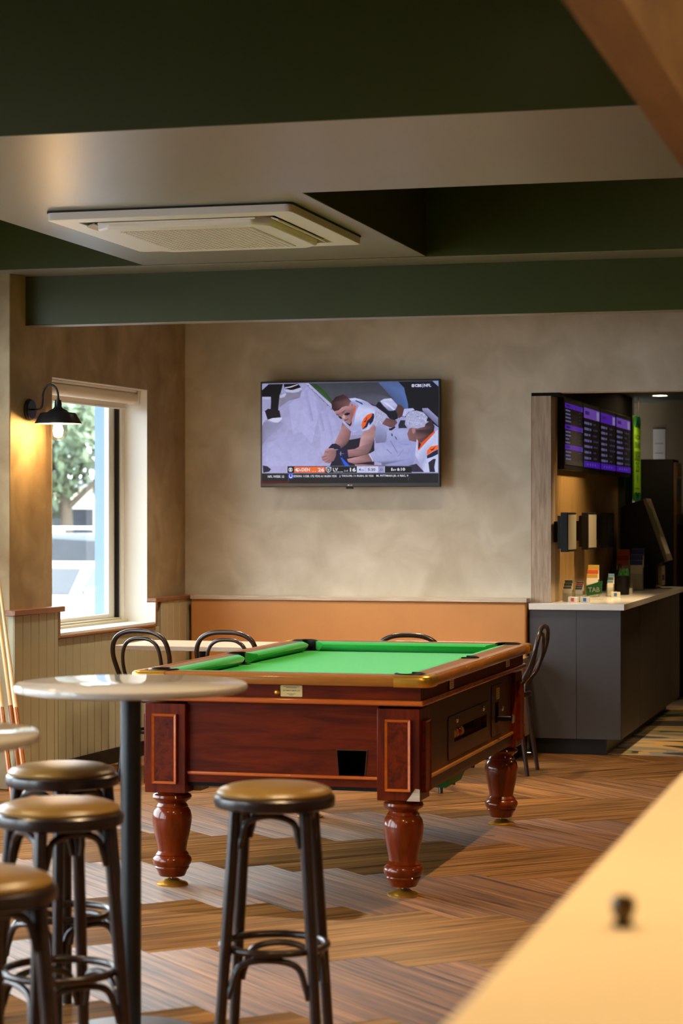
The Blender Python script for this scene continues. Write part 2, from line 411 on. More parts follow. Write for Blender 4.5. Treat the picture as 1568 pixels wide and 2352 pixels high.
# ---- window wall (built in its own frame, slightly askew to the room)
def WB(name, mt, boxes, parent=None, bevel=0):
    mb = MB()
    for bb in boxes: mb.box(*bb)
    return mb.build(name, mt, parent, None if parent is not None else WM, bevel)
A0, A1 = WIN_V[0]; ZS, ZH = .81, 2.252
wl = stru(WB('wall_left', M_SHADED_PLASTER, [(-.35, 0, -2.2, .25, 0, ZS), (-.35, 0, -2.2, .25, ZH, 3.3), (-.35, 0, A1, .25, ZS, ZH), (-.35, 0, -2.2, A0, ZS, ZH)]), 'plaster wall around the window, backlit shade in its tan')
stru(WB('wall_pier', M_SHADED_PLASTER, [(-.66, .04, -2.555, -2.117, 0, 3.3)], bevel=.006), 'plaster pier carrying the wall lamp, backlit shade in its tan')
nb = []
vs_ = [-2.555] + [x for ab in WIN_V[1:] for x in (ab[1], ab[0])] + [-16.9]
for k in range(0, len(vs_), 2): nb.append((-.66, -.38, vs_[k+1], vs_[k], 0, 3.3))
WZ0, WZ1 = .25, 2.65  # unseen windows, made near full height to let in more daylight
for a, b_ in WIN_V[1:]: nb += [(-.66, -.38, a, b_, 0, WZ0), (-.66, -.38, a, b_, WZ1, 3.3)]
stru(WB('wall_left_front', M_PLASTER, nb), 'plaster wall with further unseen windows, enlarged for daylight')
# reveal lining and sill
MR = WB('window_reveal', M_WHITE, [(-.30, .001, A1-.004, A1, ZS, ZH), (-.30, .001, A0, A0+.004, ZS, ZH), (-.30, .001, A0, A1, ZH-.004, ZH)], wl)
WB('window_sill', M_WHITE, [(-.30, .052, A0, A1, ZS-.012, ZS+.002)], wl)
# wainscot: boards with grooves, each its own board
wt = .966
def board(v0, v1, z0, z1, x0, x1):
    o = WB('wainscot_board', M_SAGE, [(x0, x1, v0+.0016, v1-.0016, z0, z1)], wl, .003); return o
WB('wainscot_backing', M_SAGE, [(.0, .034, -2.04, .2, .087, ZS-.03), (.04, .068, -2.575, -2.04, .087, wt-.03), (0, .034, A1+.09, .2, ZS-.03, wt-.03), (.034, .046, A1+.095, -.03, .087, wt-.032)], wl)
v = -1.967
bs = [-1.967, -1.867, -1.774, -1.675, -1.578, -1.483, -1.385, -1.287, -1.187, -1.09, -.99, -.89, -.79, -.69, -.59, -.523]
for a, b_ in zip(bs, bs[1:]): board(a, b_, .087, ZS-.03, .034, .042)
bs = [-2.575, -2.475, -2.378, -2.281, -2.184, -2.087, -2.04]
for a, b_ in zip(bs, bs[1:]): board(a, b_, .087, wt-.03, .068, .077)
for k in range(5): board(-.523+.1*k, -.423+.1*k, .087, wt-.03, .046, .054)
# walnut capping: over the pier, step down, under the window, step up, to the corner
WB('dado_cap', M_TRIM, [(.03, .095, -2.60, -1.985, wt-.032, wt)], wl, .004)
WB('dado_cap', M_TRIM, [(.0, .062, -2.012, -1.977, ZS-.027, wt-.0325)], wl, .003)
WB('dado_cap', M_TRIM, [(.0, .062, -1.977, -.60, ZS-.027, ZS-.0125)], wl, .003)
WB('dado_cap', M_TRIM, [(.0, .062, -.618, -.596, ZS-.0125, wt-.033)], wl, .003)
WB('dado_cap', M_TRIM, [(.0, .062, -.618, .12, wt-.032, wt-.006)], wl, .004)
WB('reveal_cheek', M_WHITE, [(.0, .058, -.622, -.6185, ZS-.01, wt-.034)], wl)
stru(WB('baseboard_left', M_SKIRT, [(0, .05, -2.04, .1, 0, .086), (.04, .09, -2.58, -2.04, 0, .086), (-.38, -.36, -16.9, -2.58, 0, .086)]), 'black skirting along the window wall')
# nearer walls: dado
# window 1
win = stru(WB('window_1', M_WHITE, [(-.20, -.15, A1-.05, A1-.004, ZS+.002, ZH-.004), (-.20, -.15, A0+.004, A0+.05, ZS+.002, ZH-.004),
     (-.20, -.15, A0+.05, A1-.05, ZH-.05, ZH-.004)], bevel=.003), 'white aluminium window frame')
WB('frame_bottom_rail', M_CREAM, [(-.20, -.15, A0+.05, A1-.05, ZS+.002, ZS+.03), (-.15, -.125, A0+.004, A1-.004, ZS+.002, ZS+.018)], win, .003)
WB('sash_track', M_BLACK, [(-.205, -.165, A1-.068, A1-.05, ZS+.03, ZH-.05)], win)
WB('sash_stile', M_WHITE, [(-.222, -.19, A1-.15, A1-.068, ZS+.03, ZH-.05), (-.222, -.19, A0+.05, A0+.09, ZS+.03, ZH-.05)], win, .003)
WB('sash_rail', M_WHITE, [(-.222, -.19, A0+.09, A1-.15, ZS+.03, ZS+.055), (-.222, -.19, A0+.09, A1-.15, ZH-.09, ZH-.05)], win, .003)
WB('pane', M_GLASS, [(-.208, -.204, A0+.09, A1-.15, ZS+.055, ZH-.09)], win)
WB('outside_reveal', mat('blue_shaded_render', (120, 152, 205), .6), [(-.352, -.224, A1-.006, A1, ZS, ZH), (-.352, -.224, A0, A0+.006, ZS, ZH)], win)  # bluish shade on the white outer reveal is put into its colour
for k, (a, b_) in enumerate(WIN_V[1:]):
    wo = stru(WB('window_%d' % (k+2), M_WHITE, [(-.60, -.55, a, a+.05, WZ0, WZ1), (-.60, -.55, b_-.05, b_, WZ0, WZ1), (-.60, -.55, a+.05, b_-.05, WZ0, WZ0+.05), (-.60, -.55, a+.05, b_-.05, WZ1-.05, WZ1), (-.60, -.55, (a+b_)/2-.03, (a+b_)/2+.03, WZ0+.05, WZ1-.05)]), 'unseen white framed window nearer the bar, enlarged for daylight')
    for p, q in ((a+.05, (a+b_)/2-.03), ((a+b_)/2+.03, b_-.05)): WB('pane', M_GLASS, [(-.58, -.575, p, q, WZ0+.05, WZ1-.05)], wo)
# roller blind
rb = thing('roller_blind', None, 'rolled up cream roller blind inside the window head', 'blind', M=WM)
MB().cyl((-.075, -1.955, 2.197), (-.075, -.665, 2.197), .036, n=24).build('fabric_roll', mat('blind_fabric', (226, 214, 192), .6), rb)
MB().box(-.125, -.05, -1.96, -.66, 2.232, 2.247).build('head_rail', M_WHITE, rb, bevel=.002)
MB().box(-.112, -.109, -1.955, -.70, 2.135, 2.197).build('hanging_fabric', mat('blind_fabric_edge', (236, 232, 222), .6), rb)
MB().cyl((-.1105, -1.955, 2.133), (-.1105, -.70, 2.133), .007, n=10).build('bottom_bar', M_WHITE, rb)
MB().box(-.115, -.035, -.664, -.661, 2.155, 2.247).build('bracket', M_WHITE, rb, bevel=.001)
MB().box(-.09, -.04, -.672, -.664, 2.222, 2.244).build('bracket_clip', M_CHROME, rb, bevel=.002)

# ---- far side and rear walls of the big room
stru(box('wall_right', M_BEAMWOOD, (4.2, 4.35, -3.2, 19.2, 0, 3.4)))
stru(box('wall_front', M_GREEN, (-6.2, 4.2, -3.35, -3.2, 0, 3.4)))

# ---- ceiling: coffers between dark green boxed beams
ZB = 2.77
stru(box('ceiling', M_DARKCEIL, (-6.4, 4.35, -3.2, 13.5, 3.3, 3.4)), 'dark upper ceiling above the beams')
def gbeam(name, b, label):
    o = MB().box(*b).build(name, [M_GREEN, M_SOFFIT_SHEEN], None, None, .004)
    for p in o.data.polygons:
        if p.normal.z < -.5: p.material_index = 1        # undersides take the pale grey that imitates sheen
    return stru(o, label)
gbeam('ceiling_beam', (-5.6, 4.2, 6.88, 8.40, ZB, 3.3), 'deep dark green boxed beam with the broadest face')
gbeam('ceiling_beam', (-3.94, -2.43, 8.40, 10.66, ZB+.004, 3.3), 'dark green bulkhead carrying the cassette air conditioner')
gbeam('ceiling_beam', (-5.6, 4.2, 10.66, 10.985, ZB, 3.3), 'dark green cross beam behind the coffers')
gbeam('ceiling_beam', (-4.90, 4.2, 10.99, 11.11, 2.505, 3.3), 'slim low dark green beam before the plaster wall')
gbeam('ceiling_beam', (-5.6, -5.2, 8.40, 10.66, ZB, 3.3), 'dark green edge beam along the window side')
stru(box('trim_3', M_BEAMWOOD, (-.527, -.440, .6, 5.4, 2.25, 3.3)), 'wood veneer bulkhead above the bar')

# ================================================================ pool table
PT = thing('pool_table', (-2.4415, 9.235, 0), 'mahogany coin operated pool table with green baize', 'pool table')
HX, HY = .56, 1.09            # leg block outer faces
RX, RY = .61, 1.13            # rail outer edge
IX, IY = .505, 1.02           # inner edge of the wooden rail
leg_prof = [(.0, .036), (.050, .036), (.054, .042), (.061, .060), (.067, .066), (.069, .072), (.067, .076), (.074, .084), (.079, .096), (.077, .108), (.069, .117), (.066, .120), (.068, .124), (.064, .128), (.057, .136),
            (.058, .150), (.064, .180), (.072, .215), (.078, .250), (.079, .272), (.074, .295), (.066, .308), (.062, .311), (.064, .315), (.060, .320), (.056, .328), (.062, .336), (.074, .343), (.079, .352), (.076, .361), (.064, .366), (.06, .374), (0, .374)]
for sx in (-1, 1):
    for sy in (-1, 1):
        x, y = sx*(HX-.085), sy*(HY-.085)
        lg = MB().lathe(leg_prof, 32, (x, y, 0)).build('leg', M_MAHOG_LEG, PT)
        MB().lathe([(0, 0), (.062, 0), (.063, .006), (.058, .010), (.034, .018), (.026, .024), (.014, .026), (0, .026)], 28, (x, y, 0)).build('levelling_foot', M_BRASS, lg)
        MB().lathe([(.006, .024), (.006, .038)], 10, (x, y, 0)).build('foot_stem', M_STEEL, lg)
        bx0, bx1 = sorted((sx*HX, sx*(HX-.17))); by0, by1 = sorted((sy*HY, sy*(HY-.17)))
        bk = MB().box(bx0, bx1, by0, by1, .376, .731).build('leg_block', M_MAHOG_V, PT, bevel=.003)
        # raised fielded panels on the two outer faces
        for face in ('y', 'x'):
            if face == 'y':
                M = Matrix.Translation((x, sy*HY, .552)) @ Matrix.Rotation(R(90), 4, 'X') @ Matrix.Rotation(0 if sy < 0 else R(180), 4, 'Y')
            else:
                M = Matrix.Translation((sx*HX, y, .545)) @ Matrix.Rotation(R(90)*sx, 4, 'Z') @ Matrix.Rotation(R(90), 4, 'X')
            hw, hh = .050, .138
            MB().box(-hw+.008, hw-.008, -hh+.008, hh-.008, 0, .012).build('fielded_panel', M_MAHOG_V, bk, M, .002)
            fr = MB()
            for (o0, z0), (o1, z1) in (((0, 0), (0, .016)), ((0, .016), (.009, .013)), ((.009, .013), (.012, .008))):
                A = [(-hw+o0, -hh+o0, z0), (hw-o0, -hh+o0, z0), (hw-o0, hh-o0, z0), (-hw+o0, hh-o0, z0)]
                B = [(-hw+o1, -hh+o1, z1), (hw-o1, -hh+o1, z1), (hw-o1, hh-o1, z1), (-hw+o1, hh-o1, z1)]
                for i in range(4): fr.face([A[i], A[(i+1) % 4], B[(i+1) % 4], B[i]])
            fr.build('panel_moulding', M_ORANGE if face == 'y' else M_MAHOG_V, bk, M, smooth=0)  # highlight put into the colour: orange on end faces, dark on the sides
MB().box(-HX+.10, -HX+.20, -HY+.10, -HY+.20, .376, .40).build('corner_bracket', M_PALEWOOD, PT)
# splintered bare wood at the foot of the front corner block
MB().prism([(-.052, 0), (.0, 0), (.0, .046), (-.018, .048), (-.036, .020)], 0, .0012, Matrix.Translation((HX, -HY-.0006, .377)) @ Matrix.Rotation(R(90), 4, 'X')).build('bare_wood_chip', M_PALEWOOD_X, PT)
# cabinet panels: end panels and sides
FY = HY-.028
hole = [(.232, .462), (.334, .462), (.343, .562), (.224, .562)]
ML = Matrix.Translation((0, -FY, 0)) @ Matrix.Rotation(R(90), 4, 'X')
MB().prism([[(-HX+.17, .42), (HX-.17, .42), (HX-.17, .742), (-HX+.17, .742)], hole], -.02, 0, ML).build('end_panel', M_MAHOG, PT)
MB().box(-HX+.17, HX-.17, FY-.02, FY, .42, .742).build('end_panel', M_MAHOG, PT)
fr = MB()
cx = sum(p[0] for p in hole)/4; cz = sum(p[1] for p in hole)/4
big = [(cx+(p[0]-cx)*1.07, cz+(p[1]-cz)*1.07) for p in hole]
fr.prism([big, hole[::-1]], 0, .003, ML); fr.build('ball_outlet_frame', M_SIDEWOOD, PT)
tr = MB()
for i in range(4):
    p, q = hole[i], hole[(i+1) % 4]
    tr.face([(p[0], -FY, p[1]), (q[0], -FY, q[1]), (q[0], -FY+.16, q[1]), (p[0], -FY+.16, p[1])])
tr.face([(p[0], -FY+.16, p[1]) for p in hole]); tr.build('ball_outlet_tray', M_MATTEBLACK, PT)
for sy in (-1, 1):
    MB().box(-HX+.17, HX-.17, *sorted((sy*FY, sy*(FY+.012))), .450, .464).build('end_moulding', M_ORANGE, PT, bevel=.004)
    MB().box(-HX+.17, HX-.17, *sorted((sy*FY, sy*(FY+.004))), .42, .4495).build('end_skirt', M_MAHOG, PT)
SX = HX-.022
slot = [(-.375, .532), (.31, .532), (.31, .588), (-.375, .588)]
slit = [(.508, .53), (.585, .53), (.585, .622), (.508, .622)]
MS = Matrix.Translation((SX, 0, 0)) @ Matrix.Rotation(R(90), 4, 'Z') @ Matrix.Rotation(R(90), 4, 'X')
side = MB().prism([[(-HY+.17, .39), (HY-.17, .39), (HY-.17, .742), (-HY+.17, .742)], slot, slit], -.02, 0, MS).build('side_panel', M_SIDEWOOD, PT)
MB().box(-SX, -SX+.02, -HY+.17, HY-.17, .39, .742).build('side_panel', M_SIDEWOOD, PT)
for sx in (-1, 1):
    MB().box(*sorted((sx*SX, sx*(SX+.013))), -HY+.17, HY-.17, .437, .453).build('side_moulding', M_RAIL, PT, bevel=.005)
    MB().box(*sorted((sx*SX, sx*(SX+.005))), -HY+.17, HY-.17, .39, .4365).build('side_skirt', M_SIDEWOOD, PT)
def rrect(a, b, c, d, r, n=4):
    out = []
    for cx_, cy_, s0 in ((c-r, d-r, 0), (a+r, d-r, 90), (a+r, b+r, 180), (c-r, b+r, 270)):
        for k in range(n+1):
            t = R(s0+90*k/n); out.append((cx_+r*math.cos(t), cy_+r*math.sin(t)))
    return out
door = MB().prism([rrect(-.49, .468, .37, .644, .02), slot], 0, .004, MS).build('ball_door', M_SIDEWOOD, PT)
gap = MB().prism([rrect(-.494, .464, .374, .648, .022), rrect(-.49, .468, .37, .644, .02)[::-1]], 0, .0008, MS).build('door_gap', M_DARKGAP, PT)
coin = MB().prism([rrect(.43, .472, .69, .70, .02), slit], 0, .004, MS).build('coin_plate', M_SIDEWOOD, PT)
MB().prism([rrect(.426, .468, .694, .704, .022), rrect(.43, .472, .69, .70, .02)[::-1]], 0, .0008, MS).build('coin_plate_gap', M_DARKGAP, PT)
for y, z in ((-.345, .622), (.215, .622), (.655, .584)):
    MB().lathe([(0, 0), (.013, 0), (.013, .007), (.008, .012), (0, .012)], 16, (0, 0, 0), Matrix.Translation((SX+.003, y, z)) @ Matrix.Rotation(R(90), 4, 'Y')).build('lock_barrel', M_CHROME, PT)
ri = MB()
ri.box(SX-.11, SX-.10, -.40, .33, .50, .60); ri.box(SX-.10, SX-.021, -.40, .33, .515, .531); ri.box(SX-.10, SX-.021, -.40, .33, .59, .60); ri.box(SX-.10, SX-.021, .311, .33, .531, .59); ri.box(SX-.10, SX-.021, -.40, -.376, .531, .59)
ri.build('ball_trough', mat('trough_yellow', (120, 84, 30), .5), PT)
MB().box(SX-.09, SX-.021, .50, .592, .52, .63).build('coin_recess', M_MATTEBLACK, PT)
MB().box(SX-.05, SX+.075, .530, .562, .536, .560).build('coin_slide', M_BLACK, PT, bevel=.006)
MB().box(SX+.075, SX+.083, .526, .566, .530, .566).build('coin_slide_end', M_CHROME, PT, bevel=.002)
def sticker(name, y, z, w, h, mt, lines, par):
    o = MB().prism(rrect(-w/2, -h/2, w/2, h/2, .004, 2), 0, .0008, MS @ Matrix.Translation((y, z, .0045))).build(name, mt, par)
    t = MB()
    for k in range(lines):
        zz = h/2-h*(k+1)/(lines+1); ww = w*(.36 if k % 2 else .30)
        t.box(-ww, ww, zz-h*.022, zz+h*.022, .0009, .0012, MS @ Matrix.Translation((y, z, .0045)))
    t.build('fine_print', M_TEXTDARK, o); return o
sticker('coin_label', .57, .66, .075, .052, mat('gold_label', (206, 176, 92), .5), 4, PT)
# upper apron, beading
ap = MB().prism([[(-HX-.004, -HY-.004), (HX+.004, -HY-.004), (HX+.004, HY+.004), (-HX-.004, HY+.004)], [(-HX+.02, -HY+.02), (-HX+.02, HY-.02), (HX-.02, HY-.02), (HX-.02, -HY+.02)]], .764, .818)
ap.build('apron', M_MAHOG, PT)
bd = MB().prism([[(-HX-.018, -HY-.018), (HX+.018, -HY-.018), (HX+.018, HY+.018), (-HX-.018, HY+.018)], [(-HX+.02, -HY+.02), (-HX+.02, HY-.02), (HX-.02, HY-.02), (HX-.02, -HY+.02)]], .742, .7635)
bd.build('beading', M_ORANGE, PT, bevel=.007, seg=3)
MS2 = MS.copy(); MS2.translation.x = HX+.004
MS_old = MS; MS = MS2
for y, z, w_, h in ((-.552, .790, .078, .044), (.675, .790, .09, .03)): sticker('white_label', y, z, w_, h, M_PAPER, 5, PT)
MS = MS_old
MF = Matrix.Translation((0, -HY-.004, 0)) @ Matrix.Rotation(R(90), 4, 'X')
npl = MB().prism(rrect(.004, .769, .092, .813, .003, 2), 0, .0012, MF).build('name_plate', mat('brass_label', (214, 190, 120), .45), PT)
text_obj('plate_lettering', 'AUTOMATIC MUSIC CO.', .070, .0052, M_TEXTDARK, npl, MF @ Matrix.Translation((.048, .7925, .0016)), .01)
fp = MB()
for zz, ww in ((.8075, .032), (.8035, .022), (.780, .018), (.7755, .009)): fp.box(.048-ww, .048+ww, zz-.0008, zz+.0008, .0013, .0016, MF)
fp.build('fine_print', M_TEXTDARK, npl)
MB().lathe([(0, 0), (.011, 0), (.011, .004), (.006, .010), (0, .011)], 16, (0, 0, 0), MF @ Matrix.Translation((-.010, .785, 0))).build('brass_screw', M_BRASS, PT)
# rails: wood frame with pocket notches
def arc(cx_, cy_, r, a0, a1, n=10): return [(cx_+r*math.cos(R(a0+(a1-a0)*k/n)), cy_+r*math.sin(R(a0+(a1-a0)*k/n))) for k in range(n+1)]
PR = .052
inner = []
inner += arc(IX, -IY, PR, 180, 450, 16)                       # corner +x -y : runs from west of the corner round to north of it
inner += arc(IX+.004, 0, PR, 270-5, 450+5, 12)
inner += arc(IX, IY, PR, -90, 180, 16)
inner += arc(-IX, IY, PR, 0, 270, 16)
inner += arc(-IX-.004, 0, PR, 90-5, 270+5, 12)
inner += arc(-IX, -IY, PR, 90, 360, 16)
outer = rrect(-RX+.012, -RY+.012, RX-.012, RY-.012, .03)
MB().prism([outer, inner[::-1]], .822, .859).build('rail_top', M_RAILTOP, PT)
prof = [(.0, .818), (.008, .818), (.012, .824), (.014, .838), (.012, .850), (.006, .857), (-.004, .8595), (-.03, .8595), (-.03, .818)]
ring = rrect(-RX+.014, -RY+.014, RX-.014, RY-.014, .03)
def sweep(ring, prof, closed=True):
    mb = MB(); n = len(ring); loops = []
    for i, p in enumerate(ring):
        a, b_ = Vector(ring[i-1]), Vector(ring[(i+1) % n]); t = (b_-a).normalized(); nrm = Vector((t.y, -t.x))
        loops.append([mb.bm.verts.new((p[0]+nrm.x*o, p[1]+nrm.y*o, z)) for o, z in prof])
    for i in range(n if closed else n-1):
        A, B = loops[i], loops[(i+1) % n]
        for k in range(len(prof)): mb.bm.faces.new([A[k], A[(k+1) % len(prof)], B[(k+1) % len(prof)], B[k]])
    if not closed:
        mb.bm.faces.new(loops[0]); mb.bm.faces.new(loops[-1][::-1])
    return mb
sweep(ring, prof).build('rail_bullnose', M_RAIL, PT)
cprof = [(o+(.0035 if o > -.02 else 0), z+(.0012 if z > .84 else -.002)) for o, z in prof]
for sx in (-1, 1):
    for sy in (-1, 1):
        pts = [(RX-.014-.13, -(RY-.014))] + [(RX-.014-.03+.03*math.sin(R(90*k/6)), -(RY-.014)+.03-.03*math.cos(R(90*k/6))) for k in range(7)] + [(RX-.014, -(RY-.014)+.115)]
        pts = [(p[0]*sx, p[1]*-sy) for p in pts]
        if sx*sy > 0: pts = pts[::-1]
        n_ = len(pts); mb = MB(); loops = []
        for i, p in enumerate(pts):
            a, b_ = Vector(pts[max(i-1, 0)]), Vector(pts[min(i+1, n_-1)]); t = (b_-a).normalized(); nrm = Vector((t.y, -t.x))
            loops.append([mb.bm.verts.new((p[0]+nrm.x*o, p[1]+nrm.y*o, z)) for o, z in cprof])
        for i in range(n_-1):
            for k in range(len(cprof)): mb.bm.faces.new([loops[i][k], loops[i][(k+1) % len(cprof)], loops[i+1][(k+1) % len(cprof)], loops[i+1][k]])
        mb.bm.faces.new(loops[0]); mb.bm.faces.new(loops[-1][::-1])
        mb.build('brass_corner', M_BRASS, PT)
# bed and cushions
bedo = MB().box(-IX-.03, IX+.03, -IY-.03, IY+.03, .79, .812).build('bed', M_FELT, PT)
def cushion(p, q, nrm):
    """cushion from p to q along the inner rail edge; nrm points to the middle of the bed"""
    p, q, nrm = Vector(p), Vector(q), Vector(nrm); t = (q-p).normalized()
    mb = MB(); L = []
    for base, s in ((p, 1), (q, -1)):
        sec = [(0, .818, 0), (0, .8588, 0), (.012, .8588, .012), (.042, .852, .042), (.048, .846, .046), (.040, .832, .040), (.012, .813, .02)]
        L.append([mb.bm.verts.new((*(base + nrm*o + t*s*e), z)) for o, z, e in sec])
    k = len(L[0])
    for i in range(k): mb.bm.faces.new([L[0][i], L[0][(i+1) % k], L[1][(i+1) % k], L[1][i]])
    mb.bm.faces.new(L[0]); mb.bm.faces.new(L[1][::-1])
    mb.build('cushion', M_FELT2, PT, smooth=50)
g = PR+.004
for sx in (-1, 1):
    for sy in (-1, 1): cushion((sx*IX, sy*(IY-g)), (sx*IX, sy*g), (-sx, 0))
for sy in (-1, 1): cushion((-IX+g, sy*IY), (IX-g, sy*IY), (0, -sy))
for px, py, a0, a1 in ((IX, -IY, 175, 455), (IX+.004, 0, 265, 455), (IX, IY, -95, 185), (-IX, IY, -5, 275), (-IX-.004, 0, 85, 275), (-IX, -IY, 85, 365)):
    pk = MB(); n_ = 18; ro, rin = PR+.010, PR-.004
    rows = []
    for k in range(n_+1):
        a = R(a0+(a1-a0)*k/n_); c_, s_ = math.cos(a), math.sin(a)
        rows.append([pk.bm.verts.new((px+r*c_, py+r*s_, z)) for r, z in ((rin, .780), (rin, .862), (PR+.001, .8655), (ro, .862), (ro, .8592), (PR-.001, .8592), (PR-.001, .780))])
    for A, B in zip(rows, rows[1:]):
        for k in range(7): pk.bm.faces.new([A[k], A[(k+1) % 7], B[(k+1) % 7], B[k]])
    pk.bm.faces.new(rows[0][::-1]); pk.bm.faces.new(rows[-1])
    po = pk.build('pocket_liner', M_BLACK, PT)
    MB().lathe([(0, .8125), (PR-.005, .8125), (PR-.005, .8128), (0, .8128)], 20, (px, py, 0)).build('pocket_hole', M_MATTEBLACK, po)
# ball box under the table
gb = MB().prism([(.24, .0), (.508, .0), (.535, .06), (.22, .06)], -.30, 0, Matrix.Translation((0, -.38, .342)) @ Matrix.Rotation(R(90), 4, 'X'))
gb.build('ball_box', M_GREENPAN, PT)
MB().box(-HX+.02, HX-.03, -HY+.03, HY-.03, .405, .42).build('cabinet_floor', M_MATTEBLACK, PT)
# balls waiting behind the window of the ball door
for k, (yy, rgb) in enumerate(((-.342, (206, 160, 40)), (-.290, (206, 160, 40)), (-.238, (200, 130, 36)), (-.186, (180, 40, 24)), (-.134, (206, 160, 40)))):
    bo = MB().lathe([(.0254*math.sin(math.pi*i/10), .0254*(1-math.cos(math.pi*i/10))) for i in range(11)], 18).build('pool_ball', mat('ball_colour', rgb, .15), None)
    bo.location = (-2.4415+SX-.030, 9.235+yy, .5312)
    tag(bo, ('yellow pool ball at the end of the row in the ball window', 'yellow pool ball between a yellow and the orange ball in the ball window', 'orange pool ball in the ball window of the pool table', 'red pool ball in the ball window of the pool table', 'yellow pool ball beside the red ball in the ball window')[k], 'pool ball', 'pool balls behind the ball door')

# ================================================================ seating
def bar_stool(loc, rz, label):
    t = thing('bar_stool', loc, label, 'bar stool', 'bentwood bar stools around the round tables', rz)
    MB().lathe([(0, .718), (.148, .718), (.156, .720), (.157, .726), (.150, .734), (.125, .743), (.08, .749), (.03, .751), (0, .751)], 40).build('seat_pad', M_SEATGOLD, t)
    MB().lathe([(0, .684), (.156, .684), (.164, .688), (.166, .702), (.164, .714), (.158, .719), (.150, .7185), (0, .7185)], 40).build('seat_ring', M_BENT, t)
    rt, rb_ = .132, .192
    P = lambda k, z: Vector((math.cos(R(90*k))*(rt+(rb_-rt)*(.684-z)/.684), math.sin(R(90*k))*(rt+(rb_-rt)*(.684-z)/.684), z))
    for k in range(4):
        MB().tube([P(k, .69), P(k, .45), P(k, .2), P(k, 0)], [.0165, .0165, .0155, .0145], 10).build('leg', M_BENT, t)
        for z_top, z_foot, inset in ((.682, .585, .0), (.300, .185, .0)):
            a, b_ = P(k, z_foot), P(k+1, z_foot); A, B = P(k, z_top-.015), P(k+1, z_top-.015)
            mid = (P(k, z_top)+P(k+1, z_top))/2
            ins = 1.0
            d = (b_-a).normalized()
            pts = [a+d*.016, a+d*.024+Vector((0, 0, .030)), A*.82+B*.18+Vector((0, 0, -.012)), mid*1.06+Vector((0, 0, -.012)), A*.18+B*.82+Vector((0, 0, -.012)), b_-d*.024+Vector((0, 0, .030)), b_-d*.016]
            pts[3].z = z_top-.010
            MB().tube(pts, [.0085, .0085, .0095, .0095, .0095, .0085, .0085], 8).build('arch_brace', M_BENT, t)
    rr = rt+(rb_-rt)*(.684-.31)/.684-.022
    MB().tube([(rr*math.cos(R(15*k)), rr*math.sin(R(15*k)), .31) for k in range(24)], .0105, 10, closed=True, sub=2).build('foot_ring', M_BENT, t)
    return t
SR = R(-36)
bar_stool((-1.717, 5.677, 0), SR, 'gold topped bentwood bar stool standing before the pool table ball outlet')
bar_stool((-2.455, 5.965, 0), R(18), 'gold topped bentwood bar stool standing behind the round table column by the cues')
bar_stool((-2.150, 5.205, 0), SR+R(38), 'gold topped bentwood bar stool between the two round tables')
bar_stool((-1.888, 4.127, 0), R(9), 'gold topped bentwood bar stool standing nearest to the bar counter')

def round_table(loc, label):
    t = thing('round_bar_table', loc, label, 'table', 'round pedestal bar tables')
    MB().lathe([(0, .976), (.322, .976), (.330, .980), (.332, .988), (.330, .996), (.324, 1.0), (0, 1.0)], 72).build('table_top', M_TABLETOP, t)
    MB().lathe([(0, .968), (.10, .968), (.10, .9755), (0, .9755)], 24).build('top_plate', M_BLACKMETAL, t)
    MB().cyl((0, 0, .016), (0, 0, .969), .0295, n=28).build('column', M_BLACKMETAL, t)
    MB().lathe([(0, 0), (.187, 0), (.190, .004), (.187, .009), (.06, .016), (0, .016)], 56).build('base_disc', M_BASEGREY, t)
round_table((-2.190, 5.830, 0), 'round pale topped pedestal bar table beside the pool table')
round_table((-2.204, 4.357, 0), 'round pale topped pedestal bar table farther from the pool table')

def cafe_chair(loc, rz, label):
    """chair faces +y, back hoop at -y"""
    t = thing('bentwood_chair', loc, label, 'chair', 'bentwood chairs at the booth tables', rz)
    MB().lathe([(0, .438), (.185, .438), (.198, .442), (.200, .455), (.196, .466), (.184, .468), (.17, .463), (0, .460)], 40).build('seat', M_BENT, t)
    for s in (-1, 1):
        MB().tube([(s*.145, .125, .445), (s*.155, .145, .25), (s*.17, .18, 0)], [.0155, .015, .012], 10).build('leg', M_BENT, t)
        MB().tube([(s*.135, -.150, .46), (s*.150, -.170, .25), (s*.165, -.205, 0)], [.0155, .015, .012], 10).build('leg', M_BENT, t)
    def hoop(wd, zt, z0, x0, lean, r):
        top = -.155-lean
        pts = [(-x0, -.150, z0), (-x0*1.05, -.156, z0+.05), (-wd*.94, -.175-lean*.35, zt-.22), (-wd, -.165-lean*.75, zt-.12), (-wd*.86, top+.004, zt-.045), (-wd*.5, top, zt-.008), (0, top, zt),
               (wd*.5, top, zt-.008), (wd*.86, top+.004, zt-.045), (wd, -.165-lean*.75, zt-.12), (wd*.94, -.175-lean*.35, zt-.22), (x0*1.05, -.156, z0+.05), (x0, -.150, z0)]
        return MB().tube(pts, r, 10, sub=5)
    hoop(.174, .840, .455, .135, .115, .0135).build('back_hoop', M_BENT, t)
    hoop(.118, .798, .462, .070, .098, .0105).build('inner_hoop', M_BENT, t)
    MB().tube([(.150*math.cos(R(20*k)), .150*math.sin(R(20*k)), .27) for k in range(18)], .009, 8, closed=True, sub=2).build('leg_ring', M_BENT, t)
    return t
cafe_chair((-4.135, 11.50, 0), R(-8), 'dark bentwood chair at the booth table below the window')
cafe_chair((-3.665, 11.50, 0), R(-2), 'dark bentwood chair at the booth table with its hoop against the tan booth')
cafe_chair((-2.668, 11.48, 0), R(3), 'dark bentwood chair directly behind the far pool table rail')
cafe_chair((-2.385, 12.30, 0), R(90), 'dark bentwood chair side on before the grey counter end')

